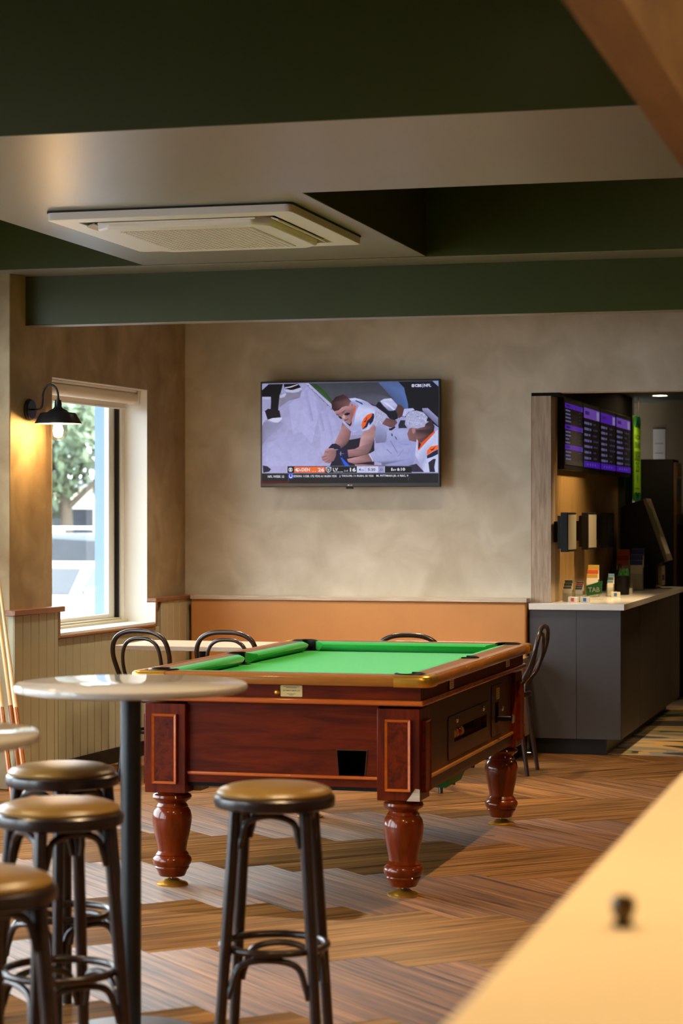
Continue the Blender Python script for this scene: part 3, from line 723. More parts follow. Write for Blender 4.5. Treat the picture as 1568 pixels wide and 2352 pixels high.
def booth_table(x0, x1, y0, y1, px, label, cy=0):
    t = thing('booth_table', ((x0+x1)/2, (y0+y1)/2, 0), label, 'table', 'pale wood booth tables')
    hx, hy = (x1-x0)/2, (y1-y0)/2
    MB().box(-hx, hx, -hy, hy, .714, .740).build('table_top', M_PALEWOOD_X, t, bevel=.002)
    for p in px:
        MB().box(p-.16, p+.16, cy-.03, cy+.03, .700, .7135).build('top_bracket', M_BLACKMETAL, t)
        MB().cyl((p, cy, .02), (p, cy, .70), .036, n=20).build('column', M_BLACKMETAL, t)
        MB().lathe([(0, 0), (.205, 0), (.208, .008), (.19, .016), (.05, .024), (0, .024)], 40, (p, cy, 0)).build('base_disc', M_BLACKMETAL, t)
booth_table(-4.43, -3.22, 11.53, 12.08, (-.235, .33), 'long pale wood booth table below the window', .15)
booth_table(-3.00, -2.30, 11.80, 12.40, (-.15,), 'pale wood booth table standing between the pool table and the booth')

bb = thing('booth_bench', (0, 0, 0), 'tan vinyl booth bench along the plaster back wall', 'bench')
MB().box(-4.572, -2.388, 13.255, 13.345, .44, .934).build('backrest', M_LEATHER, bb, bevel=.012)
MB().box(-4.570, -2.40, 12.82, 13.255, .40, .475).build('seat', M_LEATHER, bb, bevel=.015)
MB().box(-4.570, -2.40, 12.85, 13.34, .125, .3995).build('base', M_PALEWOOD, bb)
MB().box(-4.570, -2.40, 12.90, 13.34, 0, .1245).build('kickboard', M_MATTEBLACK, bb)
MB().prism([(12.81, .12), (13.345, .12), (13.345, .60), (12.81, .60)], -2.3995, -2.3785, Matrix(((0, 0, 1, 0), (1, 0, 0, 0), (0, 1, 0, 0), (0, 0, 0, 1)))).build('end_panel', M_PALEWOOD, bb)
MB().box(-4.572, -2.385, 13.245, 13.358, .9345, .960).build('ledge', M_PALEWOOD_X, bb, bevel=.002)

# ================================================================ pool cues leaning on the pier
bt = [(-4.425, 10.30, -4.800, 10.722), (-4.475, 10.35, -4.832, 10.722), (-4.505, 10.29, -4.868, 10.722)]
for k, (x0, y0, x1, y1) in enumerate(bt):
    p0 = Vector((x0, y0, 0)); L = 1.42
    d2 = Vector((x1-x0, y1-y0, 0)); d = Vector((d2.x, d2.y, math.sqrt(L*L-d2.length_squared))).normalized()
    t = thing('pool_cue', (x0, y0, 0), ('blond wood pool cue leaning on the pier, farthest from the window wall of the three', 'blond wood pool cue leaning on the pier, middle one of the three', 'blond wood pool cue leaning on the pier, closest to the window wall of the three')[k], 'pool cue', 'pool cues leaning on the pier')
    q = lambda s: d*s
    MB().cyl(q(.006), q(.52), .0145, .0125, 14).build('butt', mat('cue_butt_%d' % k, (170, 92, 22), .3, coat=.4), t)
    MB().cyl(q(0), q(.006), .012, .0145, 14).build('bumper', M_BLACK, t)
    MB().cyl(q(.52), q(1.40), .0125, .0065, 14).build('shaft', mat('cue_shaft_%d' % k, (228, 194, 138), .3, coat=.4), t)
    MB().cyl(q(1.40), q(1.42), .0065, .006, 14).build('tip', M_WHITE, t)

# ================================================================ wall lamp
LM = WM @ Matrix.Translation((.04, -2.335, 2.05))
lp = thing('wall_lamp', None, 'black gooseneck barn lamp with clear glass jar beside the window', 'wall lamp', M=LM)
TOX = Matrix.Rotation(R(90), 4, 'Y')
MB().lathe([(0, 0), (.058, 0), (.060, .006), (.058, .014), (.052, .019), (.052, .023), (0, .023)], 32, (0, 0, 0), TOX).build('wall_rose', M_BLACKMETAL, lp)
AX = .178
MB().tube([(.02, 0, 0), (.055, 0, 0), (.078, 0, .012), (.086, 0, .045), (.088, 0, .085), (.105, 0, .122), (.135, 0, .134), (.163, 0, .118), (.177, 0, .085), (AX, 0, .06)], .0058, 12).build('gooseneck_arm', M_BLACKMETAL, lp)
MB().lathe([(.0, .062), (.008, .062), (.008, .052), (.017, .050), (.017, .040), (.019, .038), (.020, .012), (.027, .004), (.047, -.006), (.055, -.013), (.057, -.016), (.092, -.020), (.099, -.026), (.126, -.074), (.128, -.079),
            (.125, -.079), (.096, -.029), (.05, -.021), (.0, -.019)], 48, (AX, 0, 0)).build('shade', [M_BLACKMETAL], lp)
MB().lathe([(.124, -.0785), (.0945, -.0305), (.052, -.0225), (.03, -.0225), (.03, -.0215), (.052, -.0215), (.0955, -.0295)], 48, (AX, 0, 0)).build('shade_lining', M_SHUT, lp)
MB().lathe([(.048, -.026), (.049, -.10), (.049, -.128), (.046, -.146), (.036, -.160), (.02, -.168), (0, -.170)], 32, (AX, 0, 0)).build('glass_jar', M_JAR, lp)
MB().lathe([(0, -.025), (.016, -.026), (.016, -.058), (0, -.058)], 20, (AX, 0, 0)).build('lamp_holder', M_SHUT, lp)
MB().lathe([(0, -.056), (.012, -.058), (.014, -.075), (.024, -.098), (.028, -.115), (.024, -.130), (.013, -.139), (0, -.141)], 24, (AX, 0, 0)).build('bulb', glow('bulb_glow', (1, .60, .24), 330), lp)

# ================================================================ ceiling cassette
AC = thing('ceiling_cassette', (-3.09, 9.23, ZB+.004), 'off white square cassette air conditioner in the green bulkhead', 'air conditioner')
hw, hd = .545, .58
o_ = lambda a, b_: [(-a, -b_), (a, -b_), (a, b_), (-a, b_)]
MB().prism([rrect(-hw, -hd, hw, hd, .03), o_(hw-.105, hd-.105)[::-1]], -.040, -.002).build('outer_frame', M_ACWHITE, AC, bevel=.008)
MB().prism([rrect(-hw-.004, -hd-.004, hw+.004, hd+.004, .03), o_(hw-.2, hd-.2)[::-1]], -.008, 0).build('shadow_gasket', M_DARKGAP, AC)
MB().prism([o_(hw-.106, hd-.106)], -.020, -.010).build('outlet_recess', M_DARKGAP, AC)
oc = rrect(-hw+.15, -hd+.15, hw-.15, hd-.15, .07, 1)
MB().prism([oc], -.066, -.021).build('centre_panel', M_ACWHITE, AC, bevel=.010)
gx, gy = hw-.245, hd-.245
gr = MB().prism([o_(gx, gy)], -.0675, -.0655).build('intake_grille', M_ACGRILLE, AC)
gbm = MB()
for k in range(23):
    x = -gx+2*gx*(k+.5)/23; gbm.box(x-.0035, x+.0035, -gy, gy, -.0695, -.0674)
for k in range(23):
    y = -gy+2*gy*(k+.5)/23; gbm.box(-gx, gx, y-.0035, y+.0035, -.0692, -.0675)
gbo = gbm.build('grille_mesh', M_ACWHITE, gr, smooth=0); gbo['kind'] = 'stuff'
for k in range(4):
    M = Matrix.Rotation(R(90*k), 4, 'Z'); d = (hd if k % 2 == 0 else hw)-.128; l = (hw if k % 2 == 0 else hd)-.19
    MB().box(-l, l, -d-.018, -d+.018, -.004, .004, M @ Matrix.Translation((0, 0, -.040)) @ Matrix.Translation((0, -d, 0)) @ Matrix.Rotation(R(20), 4, 'X') @ Matrix.Translation((0, d, 0))).build('louvre', M_ACWHITE, AC, bevel=.002)

# ================================================================ wall television
TV = thing('television', (-3.5155, 13.25, 1.651), 'wall mounted flat television showing an american football broadcast', 'television')
TW, TH = 1.171, .672
MB().box(-TW/2, TW/2, 0, .035, 0, TH).build('casing', mat('tv_bezel', (58, 58, 58), .3, metal=.5), TV, bevel=.004)
MB().box(-TW/2+.16, TW/2-.16, .0355, .055, .10, TH-.12).build('rear_housing', M_BLACK, TV)
MB().box(-.22, .22, .0555, .1095, .15, TH-.2).build('wall_bracket', M_BLACKMETAL, TV)
MB().box(-.022, .022, -.004, .02, -.012, .0).build('sensor_foot', M_BLACK, TV, bevel=.002)
bz = .0115
SWd, SHt = TW-2*bz, TH-.012-.024
scr = MB().box(-SWd/2, SWd/2, -.0012, .001, .024, .024+SHt).build('screen', M_BLACK, TV)
text_obj('maker_mark', 'LG', .016, .008, M_TEXTWHITE, TV, Matrix.Translation((.010, -.0008, .0115)) @ Matrix.Rotation(R(90), 4, 'X'), .02)
MB().lathe([(0, 0), (.0045, 0), (.0045, .0005), (0, .0005)], 16, (0, 0, 0), Matrix.Translation((-.006, -.0002, .0115)) @ Matrix.Rotation(R(90), 4, 'X')).build('maker_roundel', M_TEXTWHITE, TV)

class Pic:
    """layers of flat coloured shapes that make one lit picture, in picture units"""
    def __init__(s, fn): s.v, s.f, s.c, s.fn, s.n = [], [], [], fn, 0
    def poly(s, pts, col, T=None):
        if T: pts = [T(*p) for p in pts]
        s.n += 1
        tri = tessellate_polygon([[Vector((p[0], p[1], 0)) for p in pts]])
        cols = col if isinstance(col[0], (tuple, list)) else [col]*len(pts)
        k = len(s.v)
        for p in pts: s.v.append((*s.fn(*p), s.n))
        for t in tri: s.f.append([k+i for i in t]); s.c.append([cols[i] for i in t])
    def rect(s, x0, y0, x1, y1, col): s.poly([(x0, y0), (x1, y0), (x1, y1), (x0, y1)], col)
    def text(s, txt, x, y, w, h, col, bold=.02):
        V, Fs = text_mesh(txt, w, h, bold); s.n += 1; k = len(s.v)
        for a, b_ in V: s.v.append((*s.fn(x+a, y+h-b_), s.n))
        for f in Fs: s.f.append([k+i for i in f]); s.c.append([col]*len(f))
    def disc(s, cx_, cy_, rx, ry, col, n=18, rot=0):
        ca, sa = math.cos(R(rot)), math.sin(R(rot))
        s.poly([(cx_+rx*math.cos(2*math.pi*k/n)*ca-ry*math.sin(2*math.pi*k/n)*sa, cy_+rx*math.cos(2*math.pi*k/n)*sa+ry*math.sin(2*math.pi*k/n)*ca) for k in range(n)], col)
    def build(s, name, mt, parent, place, step=.00003):
        me = bpy.data.meshes.new(name); me.from_pydata([place(a, b_, n*step) for a, b_, n in s.v], [], s.f)
        at = me.color_attributes.new('Col', 'FLOAT_COLOR', 'CORNER'); i = 0
        for cols in s.c:
            for c in cols: at.data[i].color = (*lin(c), 1); i += 1
        me.materials.append(mt); o = bpy.data.objects.new(name, me); COL.objects.link(o); o.parent = parent
        return o
def tvfn(x, y):
    u = (x-134)/1270; yt = 124-16*u; yb = 862-4*u
    return (min(max(u, 0), 1), min(max((y-yt)/(yb-yt), 0), 1))
P = Pic(tvfn)
T3 = lambda x, y: (94.1+.44*x, 62.7+.44*y)
T4 = lambda x, y: (752.6+.44*x, 62.7+.44*y)
T5 = lambda x, y: (94.1+.44*x, 470.4+.44*y)
T6 = lambda x, y: (752.6+.44*x, 470.4+.44*y)
T7 = lambda x, y: (564.5+.32*x, 156.8+.32*y)
lt, md, dk = (182, 182, 228), (150, 150, 200), (120, 118, 150)
P.poly([(134, 124), (1404, 108), (1404, 862), (134, 862)], [(150, 150, 190), (150, 150, 200), (160, 158, 205), (176, 172, 216)])
P.poly([(134, 390), (260, 330), (330, 420), (280, 700), (134, 720)], [(140, 138, 176), (150, 148, 188), (164, 162, 208), (176, 173, 218), (168, 166, 212)])
lt, md = (176, 175, 222), (160, 159, 208)
for pts in ([(330, 280), (480, 130), (560, 300), (500, 560), (380, 640)], [(560, 330), (640, 320), (720, 560), (600, 700), (560, 620)], [(170, 560), (420, 480), (560, 640), (520, 735), (160, 735)]):
    P.poly(pts, [(168, 167, 214), md, (170, 170, 216), lt, (176, 174, 220)])
for a, b_, c in ((440, 170, (148, 148, 196)), (520, 240, (152, 152, 200)), (585, 300, (156, 156, 204))):
    P.poly([(a, b_), (a+26, b_+4), (a+70, b_+230), (a+40, b_+250)], [md, md, c, lt])
P.poly([(200, 210), (330, 190), (425, 175), (410, 230), (330, 250), (262, 300), (262, 240)], (128, 126, 150))
P.poly([(134, 410), (215, 412), (260, 404), (290, 420), (250, 470), (180, 520), (134, 580)], [(124, 122, 150), (118, 116, 144), (130, 128, 160), (150, 148, 190), (150, 150, 190), (150, 148, 188), (130, 128, 160)])
P.poly([(468, 122), (1404, 108), (1404, 420), (640, 275)], [(60, 66, 70), (52, 52, 64), (40, 40, 50), (78, 80, 96)])
P.poly([(640, 230), (900, 180), (1060, 230), (1000, 330), (760, 320)], [(70, 72, 84), (60, 62, 76), (84, 86, 104), (92, 92, 112), (88, 90, 108)])
P.poly([(476, 122), (520, 122), (600, 190), (652, 262), (638, 276), (560, 190)], [(44, 62, 36), (36, 50, 32), (40, 72, 34), (46, 66, 36), (70, 88, 56), (50, 90, 40)])
P.poly([(440, 122), (474, 122), (640, 278), (650, 320), (560, 220)], (170, 172, 214))
for k in range(7): P.disc(472+28*k, 140+29*k, 5, 3, (60, 60, 84), 8)
P.poly([(445, 122), (449, 122), (634, 298), (630, 300)], (110, 112, 150))
P.poly([(0, 0), (345, 0), (440, 110), (460, 220), (510, 350), (530, 480), (530, 570), (380, 560), (240, 280)], [(78, 96, 140), (74, 92, 140), (80, 104, 160), (86, 112, 172), (80, 108, 170), (76, 104, 164), (76, 98, 150), (70, 86, 130), (72, 88, 130)], lambda x, y: (972+.43*x, 113+.42*y))
P.poly([(340, 0), (1404, -5), (1404, 800), (670, 560), (510, 560), (505, 400), (440, 110)], (24, 24, 32), lambda x, y: (972+.43*x, 113+.42*y))
P.poly([(1360, 108), (1404, 108), (1404, 150)], (130, 146, 196))
P.poly([(1220, 560), (1310, 560), (1475, 720), (1475, 860), (1260, 640), (1225, 600)], [(150, 150, 196), (156, 156, 200), (140, 140, 184), (104, 104, 146), (110, 110, 150), (130, 130, 170)], T4)
# trainers and legs
K = (18, 18, 24)
P.poly([(200, 150), (440, 145), (400, 300), (380, 330), (240, 360), (90, 360), (90, 250)], K, T3)
P.poly([(235, 330), (382, 330), (370, 480), (358, 600), (230, 600), (240, 450)], (22, 22, 28), T3)
P.poly([(135, 600), (190, 560), (380, 590), (405, 710), (300, 720), (180, 745), (150, 680)], (26, 24, 32), T3)
P.poly([(180, 750), (260, 720), (425, 705), (420, 740), (360, 795), (290, 792)], (200, 200, 232), T3)
P.poly([(92, 365), (235, 365), (235, 405), (92, 412)], (176, 176, 210), T3)
P.poly([(385, 335), (480, 300), (498, 320), (460, 365), (385, 385)], (180, 180, 216), T3)
P.poly([(450, 145), (690, 140), (740, 210), (690, 240), (560, 250), (460, 215)], K, T3)
P.poly([(455, 245), (600, 250), (740, 205), (748, 230), (700, 280), (600, 295), (500, 280)], (186, 186, 220), T3)
P.poly([(460, 205), (560, 190), (690, 148), (690, 160), (570, 205), (480, 215)], (200, 200, 220), T3)
P.poly([(92, 600), (140, 610), (180, 740), (120, 780), (92, 850)], (176, 176, 216), T3)
P.poly([(100, 585), (180, 600), (240, 650), (210, 690), (110, 710)], (40, 40, 60), T5)
# seated player, foremost
J = (196, 200, 238); J2 = (160, 166, 214); SK = (176, 130, 134); SK2 = (134, 94, 98)
P.poly([(430, 1350), (620, 1200), (900, 1150), (1200, 1200), (1200, 1800), (200, 1800), (260, 1650)], (34, 32, 48), T7)
P.poly([(1180, 900), (1500, 880), (1568, 1000), (1568, 1250), (1230, 1280)], [(150, 154, 200), (166, 170, 216), (150, 154, 200), (120, 122, 160), (110, 112, 150)], T7)
P.poly([(630, 1100), (930, 1080), (900, 1150), (760, 1180), (640, 1200)], (150, 146, 184), T7)
P.poly([(480, 800), (560, 880), (680, 1010), (640, 1200), (580, 1300), (450, 1400), (300, 1290), (390, 1090), (450, 960)], [SK2, SK, SK2, (110, 76, 80), (92, 62, 68), (100, 70, 76), SK, SK, SK], T7)
P.poly([(630, 250), (770, 235), (900, 270), (1050, 330), (1250, 430), (1215, 560), (1210, 750), (1170, 860), (1080, 960), (960, 1010), (880, 960), (740, 1030), (700, 1000), (560, 880), (480, 760), (520, 780), (650, 880), (720, 700), (790, 450), (700, 330)],
       [J, J, J, J2, J2, J, J, J2, J, J, J2, J, J2, J2, J, J, J2, J, J, J2], T7)
P.poly([(640, 320), (740, 330), (860, 410), (800, 520), (760, 700), (720, 900), (690, 900), (720, 700), (790, 430)], (150, 154, 204), T7)
P.poly([(750, 400), (800, 420), (770, 560), (710, 720), (690, 880), (650, 900), (690, 720), (740, 540)], (226, 92, 34), T7)
for k in range(4): P.poly([(760+40*k, 300-6*k+18*k), (800+40*k, 290+18*k), (880+22*k, 330+16*k), (860+22*k, 345+16*k)], (34, 40, 84), T7)
P.poly([(1050, 330), (1250, 420), (1240, 440), (1150, 410)], (96, 36, 60), T7)
P.poly([(1150, 590), (1195, 600), (1200, 680), (1170, 780), (1080, 880), (940, 960), (915, 880), (925, 800), (970, 700), (1050, 620)], (30, 32, 68), T7)
P.poly([(1140, 588), (1158, 620), (1110, 700), (1040, 760), (1000, 870), (930, 950), (915, 860), (930, 780), (980, 690), (1050, 620)], (236, 96, 30), T7)
P.poly([(1035, 655), (1035, 720), (1010, 790), (980, 800), (962, 775), (985, 770), (1010, 740)], (70, 36, 50), T7)
P.poly([(1085, 800), (1095, 870), (1150, 850), (1060, 960), (1000, 1000), (1040, 900)], J, T7)
P.poly([(1180, 850), (1235, 900), (1220, 1080), (1180, 1250), (1120, 1430), (1050, 1520), (900, 1560), (620, 1600), (600, 1430), (760, 1410), (860, 1360), (890, 1180), (960, 1000), (1080, 960)],
       [SK, (150, 112, 116), (160, 122, 122), (120, 90, 96), (110, 84, 88), (120, 88, 88), SK2, SK2, SK, SK, (196, 150, 152), (196, 152, 158), SK, SK], T7)
P.poly([(340, 1430), (600, 1430), (615, 1610), (400, 1610), (340, 1530)], (30, 32, 66), T7)
P.poly([(440, 1470), (452, 1470), (452, 1560), (440, 1560)], (170, 176, 210), T7); P.poly([(410, 1512), (520, 1512), (520, 1520), (410, 1520)], (130, 136, 180), T7)
P.poly([(160, 1390), (250, 1290), (340, 1285), (440, 1350), (450, 1420), (300, 1420)], (34, 36, 58), T7)
P.poly([(80, 1460), (120, 1400), (270, 1390), (345, 1440), (340, 1560), (290, 1680), (180, 1740), (90, 1720), (20, 1660), (5, 1590), (60, 1550)], [SK, (200, 152, 160), (198, 150, 156), SK2, SK2, SK2, (120, 84, 92), SK, SK, SK, SK], T7)
for a, b_, c, d in ((20, 1600, 130, 1560), (40, 1660, 150, 1620), (90, 1470, 170, 1480), (100, 1710, 200, 1660)):
    P.poly([(a, b_), (c, d), (c+4, d+12), (a+4, b_+10)], (110, 76, 86), T7)
# head
P.poly([(290, 540), (450, 400), (660, 340), (760, 400), (760, 480), (720, 620), (690, 790), (620, 830), (520, 750), (430, 690), (350, 610)], [(190, 142, 150), (196, 150, 156), SK, SK, (150, 106, 112), SK2, SK2, (160, 116, 122), (180, 134, 142), (170, 126, 132), (150, 106, 112)], T7)
P.poly([(245, 480), (235, 330), (330, 210), (500, 150), (600, 210), (660, 330), (640, 430), (560, 420), (470, 450), (400, 520), (300, 540)], [(52, 32, 38), (44, 28, 34), (50, 30, 36), (58, 36, 44), (70, 44, 50), (120, 84, 90), (150, 108, 116), (110, 74, 80), (90, 58, 64), (60, 38, 44), (52, 32, 38)], T7)
P.poly([(530, 600), (600, 570), (650, 580), (655, 605), (590, 640), (540, 630)], (22, 20, 28), T7)
P.poly([(385, 650), (440, 660), (480, 700), (460, 725), (410, 690)], (28, 24, 32), T7)
P.poly([(470, 570), (560, 500), (555, 515), (490, 585)], (70, 46, 54), T7); P.poly([(335, 600), (400, 620), (420, 640), (360, 630)], (70, 46, 54), T7)
P.poly([(500, 610), (555, 665), (520, 715), (480, 690)], (206, 164, 172), T7)
P.poly([(510, 740), (590, 720), (620, 690), (610, 740), (540, 770)], (120, 66, 78), T7)
P.poly([(685, 370), (720, 380), (715, 440), (690, 430)], (150, 96, 104), T7)
P.poly([(520, 770), (640, 840), (700, 770), (690, 840), (650, 890)], (40, 32, 44), T7)
# tablet
P.poly([(440, 1610), (470, 1605), (650, 1800), (540, 1800)], (36, 92, 226), T7); P.poly([(470, 1680), (520, 1760), (530, 1800), (480, 1800)], (40, 44, 90), T7)
# coach with headset
P.poly([(640, 950), (760, 870), (900, 860), (960, 1010), (1110, 1100), (1130, 1300), (1050, 1560), (1020, 1590), (640, 1590), (560, 1500), (600, 1250), (660, 1100)], [(150, 154, 204), J2, J2, J2, (150, 154, 204), J2, (130, 134, 184), (150, 154, 204), (140, 142, 190), (110, 110, 140), (140, 144, 194), J2], lambda x, y: T4(x, y) if False else (752.6+.44*x, 62.7+.44*y))
P.poly([(660, 0), (980, 0), (1120, 130), (1130, 250), (1050, 480), (1010, 590), (640, 590), (600, 560), (440, 520), (350, 400), (560, 280), (640, 180)], [(166, 170, 216), J2, J2, (150, 154, 206), (150, 154, 206), (140, 144, 196), (150, 154, 204), (90, 92, 118), (150, 154, 200), (172, 176, 218), (160, 164, 212), (150, 154, 204)], T6)
for a in ((700, 180, 820, 380), (860, 230, 1000, 240), (820, 440, 930, 300), (640, 320, 720, 390)):
    P.poly([(a[0], a[1]), (a[0]+14, a[1]-4), (a[2]+8, a[3]), (a[2], a[3]+6)], (116, 120, 176), T6)
P.poly([(350, 395), (365, 388), (432, 520), (420, 528)], (206, 208, 240), T6)
P.poly([(0, 480), (60, 470), (350, 395), (420, 520), (250, 545), (120, 560), (20, 530)], [(190, 140, 150), (200, 150, 158), SK2, (120, 88, 94), SK2, (140, 98, 106), SK], T6)
P.poly([(120, 570), (250, 570), (640, 590), (640, 600), (140, 600)], [SK, SK, SK2, SK2, SK], T6)
P.poly([(720, 50), (740, 60), (745, 100), (725, 100)], (40, 44, 80), T6); P.poly([(770, 90), (800, 120), (820, 165), (800, 150)], (40, 44, 80), T6)
P.poly([(540, 440), (600, 405), (720, 392), (780, 460), (820, 510), (780, 600), (680, 600), (600, 520)], [(190, 192, 230), (200, 202, 238), (200, 202, 238), (170, 172, 220), (180, 182, 226), (150, 152, 206), (130, 132, 186), (170, 172, 220)], T4)
P.poly([(590, 455), (660, 470), (780, 580), (760, 590), (640, 500)], (210, 212, 240), T4)
P.poly([(480, 530), (640, 640), (660, 690), (560, 830), (470, 850), (425, 810), (470, 680), (460, 590)], (168, 170, 206), T4)
random.seed(3)
for k in range(34):
    x, y = random.uniform(465, 630), random.uniform(570, 830)
    if x > 640-(y-690)*.5 and y > 690: continue
    P.disc(*T4(x, y), random.uniform(2, 6), random.uniform(1.5, 4), random.choice(((206, 208, 236), (120, 122, 166), (190, 192, 226))), 7, random.uniform(0, 90))
P.poly([(820, 490), (880, 510), (940, 570), (890, 700), (840, 730), (800, 640)], (84, 56, 56), T4)
P.poly([(640, 720), (800, 760), (820, 800), (760, 880), (700, 880), (570, 820)], [(110, 76, 78), (90, 62, 66), (96, 66, 68), (120, 86, 88), (104, 72, 76), (120, 86, 90)], T4)
P.poly([(470, 510), (510, 450), (540, 460), (640, 580), (700, 620), (780, 590), (820, 650), (830, 730), (770, 760), (690, 730), (640, 660), (480, 540)], (26, 26, 40), T4)
P.poly([(680, 900), (720, 890), (780, 860), (790, 880), (730, 930), (690, 930)], (24, 24, 34), T4)
P.poly([(930, 570), (1070, 560), (1100, 590), (1000, 620), (940, 700), (900, 690)], (180, 184, 226), T4)
# near player at the right
P.poly([(1010, 900), (1280, 820), (1360, 760), (1420, 860), (1400, 1000), (1320, 1100), (1200, 1140), (1010, 1100), (980, 990)], [SK2, (60, 44, 48), (70, 52, 54), (52, 38, 42), (56, 42, 46), (60, 44, 48), (96, 66, 68), SK2, SK2], T4)
P.poly([(1120, 0), (1410, -20), (1380, 60), (1300, 140), (1180, 150), (1120, 140)], [(70, 52, 54), (54, 40, 44), (54, 40, 44), (60, 44, 48), (70, 52, 54), SK2], T6)
P.poly([(1050, 900), (1105, 890), (1110, 960), (1080, 990), (1060, 960)], (166, 118, 122), T4)
P.poly([(950, 760), (940, 830), (980, 890), (1000, 890), (840, 895), (835, 840), (870, 760)], (40, 40, 54), T4)
P.poly([(950, 780), (960, 680), (1020, 610), (1130, 600), (1240, 630), (1310, 710), (1280, 800), (1260, 870), (1140, 900), (1020, 880), (960, 830)], (166, 168, 206), T4)
for k in range(60):
    a = random.uniform(0, 6.28); r_ = math.sqrt(random.random())
    P.disc(*T4(1130+165*r_*math.cos(a), 750+130*r_*math.sin(a)), random.uniform(2, 7), random.uniform(1.5, 4), random.choice(((208, 210, 238), (124, 126, 172), (190, 192, 228), (206, 208, 236))), 7, random.uniform(0, 90))
P.poly([(1130, 150), (1200, 220), (1300, 140), (1420, 30), (1475, 0), (1475, 700), (1250, 700), (1200, 600), (1110, 420)], [J, J2, J, J, J, J, J, J2, J], T6)
P.poly([(1150, 170), (1200, 220), (1420, 10), (1430, 40), (1250, 240), (1160, 345), (1150, 300)], (220, 86, 40), T6)
P.poly([(1165, 190), (1205, 230), (1180, 290), (1155, 320)], (44, 40, 60), T6)
P.poly([(1300, 340), (1360, 270), (1475, 250), (1475, 320), (1400, 350), (1296, 420)], (240, 104, 32), T6)
P.poly([(1345, 310), (1380, 320), (1440, 265), (1400, 330), (1370, 345)], (60, 34, 50), T6)
P.poly([(1296, 425), (1400, 355), (1475, 320), (1475, 400), (1380, 450), (1300, 475)], (34, 34, 62), T6)
P.poly([(1320, 540), (1400, 480), (1440, 480), (1415, 620), (1430, 700), (1340, 700)], (42, 38, 56), T6)
P.poly([(1010, 590), (1130, 560), (1200, 640), (1250, 700), (1060, 700)], (52, 46, 66), T6)
# score strip and ticker
P.rect(134, 786, 1404, 864, (34, 34, 38)); P.rect(134, 784, 1404, 787, (150, 150, 180))
P.rect(134, 846, 330, 862, (84, 24, 18)); P.rect(330, 850, 560, 862, (52, 26, 22))
P.rect(321, 734, 1216, 784, (28, 28, 32)); P.rect(321, 733, 1216, 736, (110, 110, 140))
P.rect(370, 739, 594, 782, (236, 108, 52)); P.rect(824, 736, 978, 782, (200, 204, 240)); P.rect(979, 736, 1022, 782, (150, 154, 200)); P.rect(1020, 736, 1024, 782, (200, 204, 240)); P.rect(885, 738, 887, 780, (150, 154, 200))
Wt = (226, 226, 240)
P.disc(343, 760, 15, 15, Wt); P.disc(343, 760, 13, 7.5, (28, 28, 32)); P.disc(343, 760, 6, 6, Wt)
P.poly([(372, 764), (384, 752), (402, 750), (418, 764), (420, 772), (410, 766), (400, 770), (396, 776), (388, 768), (378, 772), (384, 764)], Wt); P.poly([(388, 757), (404, 756), (412, 764), (398, 762)], (60, 64, 120))
P.text('DEN', 424, 748, 60, 24, Wt); P.text('6-5', 502, 767, 26, 10, (250, 190, 160)); P.text('26', 543, 747, 45, 28, Wt, .03)
P.poly([(598, 742), (618, 738), (640, 742), (638, 768), (618, 782), (600, 768)], Wt); P.poly([(602, 746), (618, 742), (636, 746), (634, 767), (618, 777), (604, 767)], (34, 34, 40))
P.poly([(612, 752), (624, 752), (626, 764), (618, 774), (611, 764)], (170, 170, 186)); P.poly([(604, 744), (612, 750), (600, 770)], (150, 150, 170)); P.poly([(634, 744), (626, 750), (638, 770)], (150, 150, 170))
P.text('LV', 652, 747, 36, 23, Wt); P.text('2-8', 732, 763, 28, 11, (190, 190, 206)); P.text('16', 774, 746, 43, 29, Wt, .03)
for k in range(3): P.rect(656+24*k, 774, 676+24*k, 778, (190, 190, 206))
P.text('4', 838, 750, 14, 20, (40, 40, 60)); P.text('TH', 854, 759, 20, 11, (40, 40, 60)); P.text('5:30', 903, 749, 54, 21, (30, 30, 50)); P.text('25', 986, 750, 24, 18, (80, 84, 120))
P.text('1', 1070, 748, 9, 21, Wt, .03); P.text('ST', 1082, 757, 24, 12, Wt, .03); P.text('&', 1112, 748, 20, 21, Wt, .03); P.text('10', 1139, 747, 30, 22, Wt, .03)
P.text('NFL WEEK 12', 177, 802, 120, 17, Wt)
P.rect(326, 787, 364, 826, (30, 62, 190)); P.disc(345, 807, 13, 16, Wt); P.disc(345, 804, 8, 12, (30, 62, 190)); P.rect(340, 786, 350, 800, (30, 62, 190))
P.text('IDSON: 11/28, 172 YDS; 61 RUSH YDS', 366, 800, 312, 18, Wt); P.text('J. TAYLOR: 11 RUSH, 35 YDS', 698, 799, 245, 18, Wt); P.text('M. PITTMAN JR: 6 REC, 9', 964, 798, 227, 18, Wt)
P.rect(326, 828, 329, 846, (90, 90, 100)); P.rect(1190, 815, 1193, 840, (80, 80, 90))
P.rect(1210, 125, 1358, 160, (24, 28, 66))
P.disc(1225, 143, 11, 11, Wt); P.disc(1225, 143, 10, 6, (24, 28, 66)); P.disc(1225, 143, 5, 5, Wt)
P.text('CBS', 1238, 132, 48, 21, Wt, .03); P.rect(1293, 130, 1296, 158, Wt); P.text('NFL', 1303, 131, 50, 21, Wt)
M_TVGLOW = mesh_colour_glow('tv_picture', .66, .08)
P.build('broadcast_picture', M_TVGLOW, scr, lambda u, v_, o: (-SWd/2+u*SWd, -.0014-o, .024+(1-v_)*SHt), .000012)

